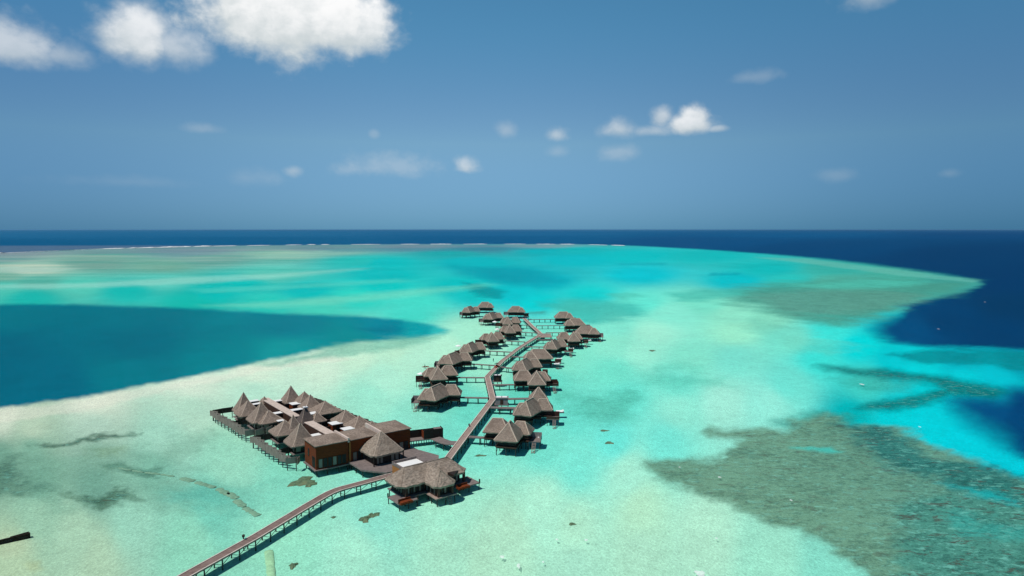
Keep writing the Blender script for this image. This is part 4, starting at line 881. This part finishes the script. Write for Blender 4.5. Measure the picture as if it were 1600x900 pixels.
# roofless dark box beside the boardwalk
p = at(662.5,686.5,1.1); o = thing('open_box_terrace', 'roofless dark timber box on piles with orange end wall beside the boardwalk', 'terrace', (p.x,p.y,-.7), R(22))
MB().box(0,5.6,0,.15,1.8,4.4).box(5.45,5.6,.16,2.6,1.8,4.4).box(-4.6,5.6,2.61,2.76,1.8,4.0).build('wall', M['dark'], o); MB().box(0,.15,.16,2.6,1.8,3.9).build('end_wall', M['rust'], o)
MB().box(-5,5.7,-.1,2.9,1.5,1.797).build('deck', M['deckg'], o); MB().box(.4,3.0,.6,2.2,3.0,3.4).build('shade_roof', M['white'], o); MB().box(3.3,5.4,.3,2.5,4.0,4.2).build('slat_roof', M['deckg'], o)
piles(o, [(x,y) for x in (-4.5,-3,-1.5,0,1.4,2.8,4.2,5.5) for y in (0,2.7)], 1.5, .1)

# ------------------------------------------------------------ things in the water
def rock(px, py, w, d, h, label, z=-.78, m='coral', n=16):
    p = at(px, py, z); mb = MB(); vs = [(0,0,h)]; rg = 4
    for k in range(1, rg+1):
        for i in range(n):
            a = 2*PI*i/n; q = k/rg*(1+.28*math.sin(3*a+px)+.16*math.sin(7*a+py)+rnd.uniform(-.08,.08)); vs.append((w/2*q*math.cos(a), d/2*q*math.sin(a), h*.8*(1-(k/rg)**2)+rnd.uniform(-.06,.06)*(k<rg)))
    fs = [(0,1+i,1+(i+1)%n) for i in range(n)]
    for k in range(rg-1):
        for i in range(n): a = 1+k*n+i; b = 1+k*n+(i+1)%n; fs.append((a,a+n,b+n,b))
    mb.add(vs, fs); o = mb.build('coral_rock', M[m]); o.location = p; tag(o, label, 'coral rock', 'coral rocks under the shallow water'); return o
rock(474,753,6.0,6.5,.7,'largest coral rock patch, brown green, before the nearest rust block'); rock(484,757,3.0,3.0,.5,'smaller lobe of brown coral beside the large patch near the rust block')
rock(570,811,2.2,3.4,.5,'greenish coral rock lower left of the front villa, the leftmost of three'); rock(580,806,1.7,2.6,.5,'middle coral rock of three below the front villa'); rock(589,803.5,1.4,1.6,.4,'small rightmost coral rock of three below the front villa')
rock(458,884,1.4,2.4,.4,'lone round coral rock near the lower boardwalk'); rock(944,673,2.6,1.6,.3,'small dark coral clump right of the near villas'); rock(952,692,2.4,2.4,.3,'dark weedy coral clump below another in the right lagoon')
rock(894,819,1.4,1.2,.4,'tiny dark rock among the foam at the lower centre'); rock(750,712,3,1.5,.3,'dark weed patch between the boardwalk and the nearest right villa')
rock(1019,548,3,4,.35,'isolated dark coral spot in the pale right lagoon'); rock(521,763.5+45,1,1,.3,'tiny rock beside the bend of the near boardwalk')
segs = [(186,731,205,735),(207,735,224,738),(227,738,250,741),(252,741,272,744.5),(283,747,303,752),(306,753,336,762),(340,763,358,773),(356,770,370,779),(368,781,382,792),(382,793,392,799),(392,799,404,806)]
for i, (x0,y0,x1,y1) in enumerate(segs):
    a = at(x0,y0,-.75); b = at(x1,y1,-.75); w = .45 if i < 4 else .85; mb = MB(); n = 8; prev = None; d = (b-a).normalized(); t = Vector((-d.y,d.x,0)); vs = []; fs = []
    for k in range(n+1):
        c_ = a.lerp(b,k/n); ww = w*(.75+.5*rnd.random())*(.5 if k in (0,n) else 1)
        vs += [c_-t*ww, c_-t*ww*.5+Vector((0,0,.09)), c_+t*ww*.5+Vector((0,0,.09)), c_+t*ww]
    for k in range(n):
        for q in range(3): fs.append((4*k+q,4*k+4+q,4*k+5+q,4*k+1+q))
    mb.add([v-a for v in vs], fs); o = mb.build('sandbag_mat', M['mat']); o.location = a
    tag(o, ['faint thin first','faint thin second','faint third','short fourth','broken fifth','longest middle','seventh','eighth, angled','ninth, darker','tenth, short','last, nearest the boardwalk'][i]+' length of the sunken grey green sandbag line', 'sandbag mat', 'sunken line of sandbag mats')
a = at(420,861,-.7); b = at(427,930,-.7); mb = MB(); n = 14; vs = []; fs = []; t = Vector(((b-a).y,-(b-a).x,0)).normalized()
for k in range(n+1):
    c_ = a.lerp(b,k/n)-a; ww = .75*(.9+.2*rnd.random())*(1.15 if k == 1 else 1)
    for q in range(7): an = PI*q/6; vs.append(c_+t*ww*math.cos(an)+Vector((0,0,.22*math.sin(an))))
for k in range(n):
    for q in range(6): fs.append((7*k+q,7*k+q+1,7*k+q+8,7*k+q+7))
fs.append(tuple(range(7)))
mb.add(vs, fs); o = mb.build('sand_tube', M['tube'], None, True); o.location = a; tag(o, 'pale green sunken sand tube below the near boardwalk at the lower edge', 'sand tube')
o = thing('timber_groyne', 'black timber groyne lying in pale shallows at the lower left edge', 'groyne', at(-10,847,0)); A = at(-10,847,0); B = at(47,833.5,0); d = B-A
n = 10; t = Vector((-d.y,d.x,0)).normalized(); L_ = []; R_ = []
for k in range(n+1):
    w_ = .16+.32*(k/n)**1.5+rnd.uniform(-.05,.05); c_ = d*(k/n); L_.append(c_+t*w_); R_.append(c_-t*w_)
mb = MB(); mb.prism([(v.x,v.y) for v in L_]+[(v.x,v.y) for v in R_[::-1]], SEA_Z, .12); mb.build('log', M['log'], o)
MB().tube(d*.45+t*.2+Vector((0,0,.1)), d*.97+t*.2+Vector((0,0,.2)), .14,.2,8).build('log', M['log'], o); MB().tube(d*.5-t*.12+Vector((0,0,.1)), d*1.0-t*.25+Vector((0,0,.14)), .12,.18,8).build('log', M['log'], o)
fm = M['foam2'] = M['foam'].copy(); fm.name = 'thin_foam'; g_ = N(fm.node_tree); tb = g_.n.new('ShaderNodeBsdfTransparent'); mx = g_.n.new('ShaderNodeMixShader'); og = g_.n['Material Output']
mx.inputs[0].default_value = .55; g_.l.new(tb.outputs[0], mx.inputs[1]); g_.l.new(g_.n['Principled BSDF'].outputs[0], mx.inputs[2]); g_.l.new(mx.outputs[0], og.inputs[0])
# foam crests over the shallows
def foam(px, py, w, label, asp=.8):
    p = at(px, py, .0); w *= .8; n = 14; vs = [(0,0,.08)]
    for k in (1,2):
        for i in range(n): a = 2*PI*i/n; q = k/2*(1+rnd.uniform(-.4,.35)); vs.append((w/2*q*math.cos(a), w/2*asp*q*math.sin(a)*1.6, .07+rnd.uniform(-.02,.04) if k == 1 else .01))
    fs = [(0,1+i,1+(i+1)%n) for i in range(n)]+[(1+i,1+n+i,1+n+(i+1)%n,1+(i+1)%n) for i in range(n)]
    o = MB().add(vs, fs).build('foam_crest', M['foam2']); o.location = p; tag(o, label, 'foam crest', 'small breaking foam crests')
for q in [(784,870,1.1,'white foam crest lower centre, left of the upright one'),(810,884,.8,'upright narrow foam crest at the lower centre',2.0),(1094,896,2.0,'largest foam crest at the bottom edge right of centre'),(870,843,.7,'small foam crest at the end of a faint ripple line'),
          (916,843.5,.8,'small pale foam crest in the lower centre right of its pair'),(849,878,.6,'faint small foam crest near the lower edge'),(1124,745.5,1.0,'bright foam crest on the left of the brown reef'),(1236,781.5,.8,'small foam crest in the middle of the brown reef'),
          (1347,600.5,2.2,'flat white foam crest above the dark green reef band'),(1062,730,.6,'tiny foam crest at the western tip of the brown reef'),(1539,472,2.0,'whitecap on deep blue water beyond the reef tip'),
          (1466,514,1.8,'whitecap on deep blue water inside the bay'),(1437,667,.9,'whitecap on turquoise water right of the brown reef'),
          (1120,841,.6,'faint foam crest lower right of centre')]: foam(*q)
# long surf line on the far reef edge
sf = MB(); x = -60.0
EDGE = [(-200,400),(0,396.2),(160,389.2),(320,385.2),(480,382.6),(640,381.9),(800,381.6),(900,382.0),(1000,384.6)]
ex = [e[0] for e in EDGE]; ey = [e[1] for e in EDGE]
while x < 1000:
    L = rnd.uniform(12,46); 
    big_ = x < 330; gap = rnd.uniform(0,5) if big_ else rnd.uniform(4,34)
    hh = (rnd.uniform(1.6,2.8) if big_ else rnd.uniform(.8,1.8)); dp = rnd.uniform(30,70) if big_ else rnd.uniform(15,40)
    n = 10
    for k in range(n):
        x0 = x+L*k/n; x1 = x+L*(k+1)/n
        a = at(x0, np.interp(x0,ex,ey)-.2, 0); b = at(x1, np.interp(x1,ex,ey)-.2, 0); h0 = hh*(.4+.6*math.sin(PI*(k+.5)/n))*rnd.uniform(.6,1.2)
        sf.add([(a.x,a.y,.03),(b.x,b.y,.03),(b.x,b.y+dp*.5,h0),(a.x,a.y+dp*.5,h0),(a.x,a.y+dp,.03),(b.x,b.y+dp,.03)],[(0,1,2,3),(3,2,5,4)])
    x += L+gap
o = sf.build('surf', M['foam']); o['kind'] = 'stuff'; tag(o, 'long thin white line of surf breaking on the far reef edge', 'surf')
# swimmer / kayak
p = at(665,573,.1); o = thing('kayak', 'small reddish kayak floating left of the third left villa', 'kayak', (p.x,p.y,0), R(20))
hv = [(-1.7,0,.25),(-.9,-.36,.2),(.9,-.36,.2),(1.7,0,.25),(.9,.36,.2),(-.9,.36,.2),(-1.4,0,-.05),(-.8,-.22,-.12),(.8,-.22,-.12),(1.4,0,-.05),(.8,.22,-.12),(-.8,.22,-.12)]
MB().add(hv, [(0,1,2,3,4,5),(11,10,9,8,7,6)]+[(i,6+i,6+(i+1)%6,(i+1)%6) for i in range(6)]).build('hull', M['red'], o); MB().box(-.9,-.3,-.26,.26,.22,.3).box(.2,.8,-.26,.26,.22,.3).build('seat', M['tyre'], o)
MB().tube((-.9,-1,.5),(-.6,1,.55),.03).build('paddle', M['kerb'], o)
person(p.x-.3,p.y,-.55,1.3,'person sitting in the small reddish kayak')

# ------------------------------------------------------------ humid sea air
HB = 120000.0
hz = MB().box(-HB,HB,-5000,HB,-2.0,66.0).build('haze', bpy.data.materials.new('sea_air')); hz['kind'] = 'stuff'
hm = hz.data.materials[0]; hm.use_nodes = True; hn = hm.node_tree; hn.nodes.clear()
ho = hn.nodes.new('ShaderNodeOutputMaterial'); hv = hn.nodes.new('ShaderNodeVolumePrincipled')
hv.inputs['Color'].default_value = (.30,.64,.95,1); hv.inputs['Density'].default_value = 1.0e-5; hv.inputs['Anisotropy'].default_value = .2
hn.links.new(hv.outputs[0], ho.inputs['Volume'])
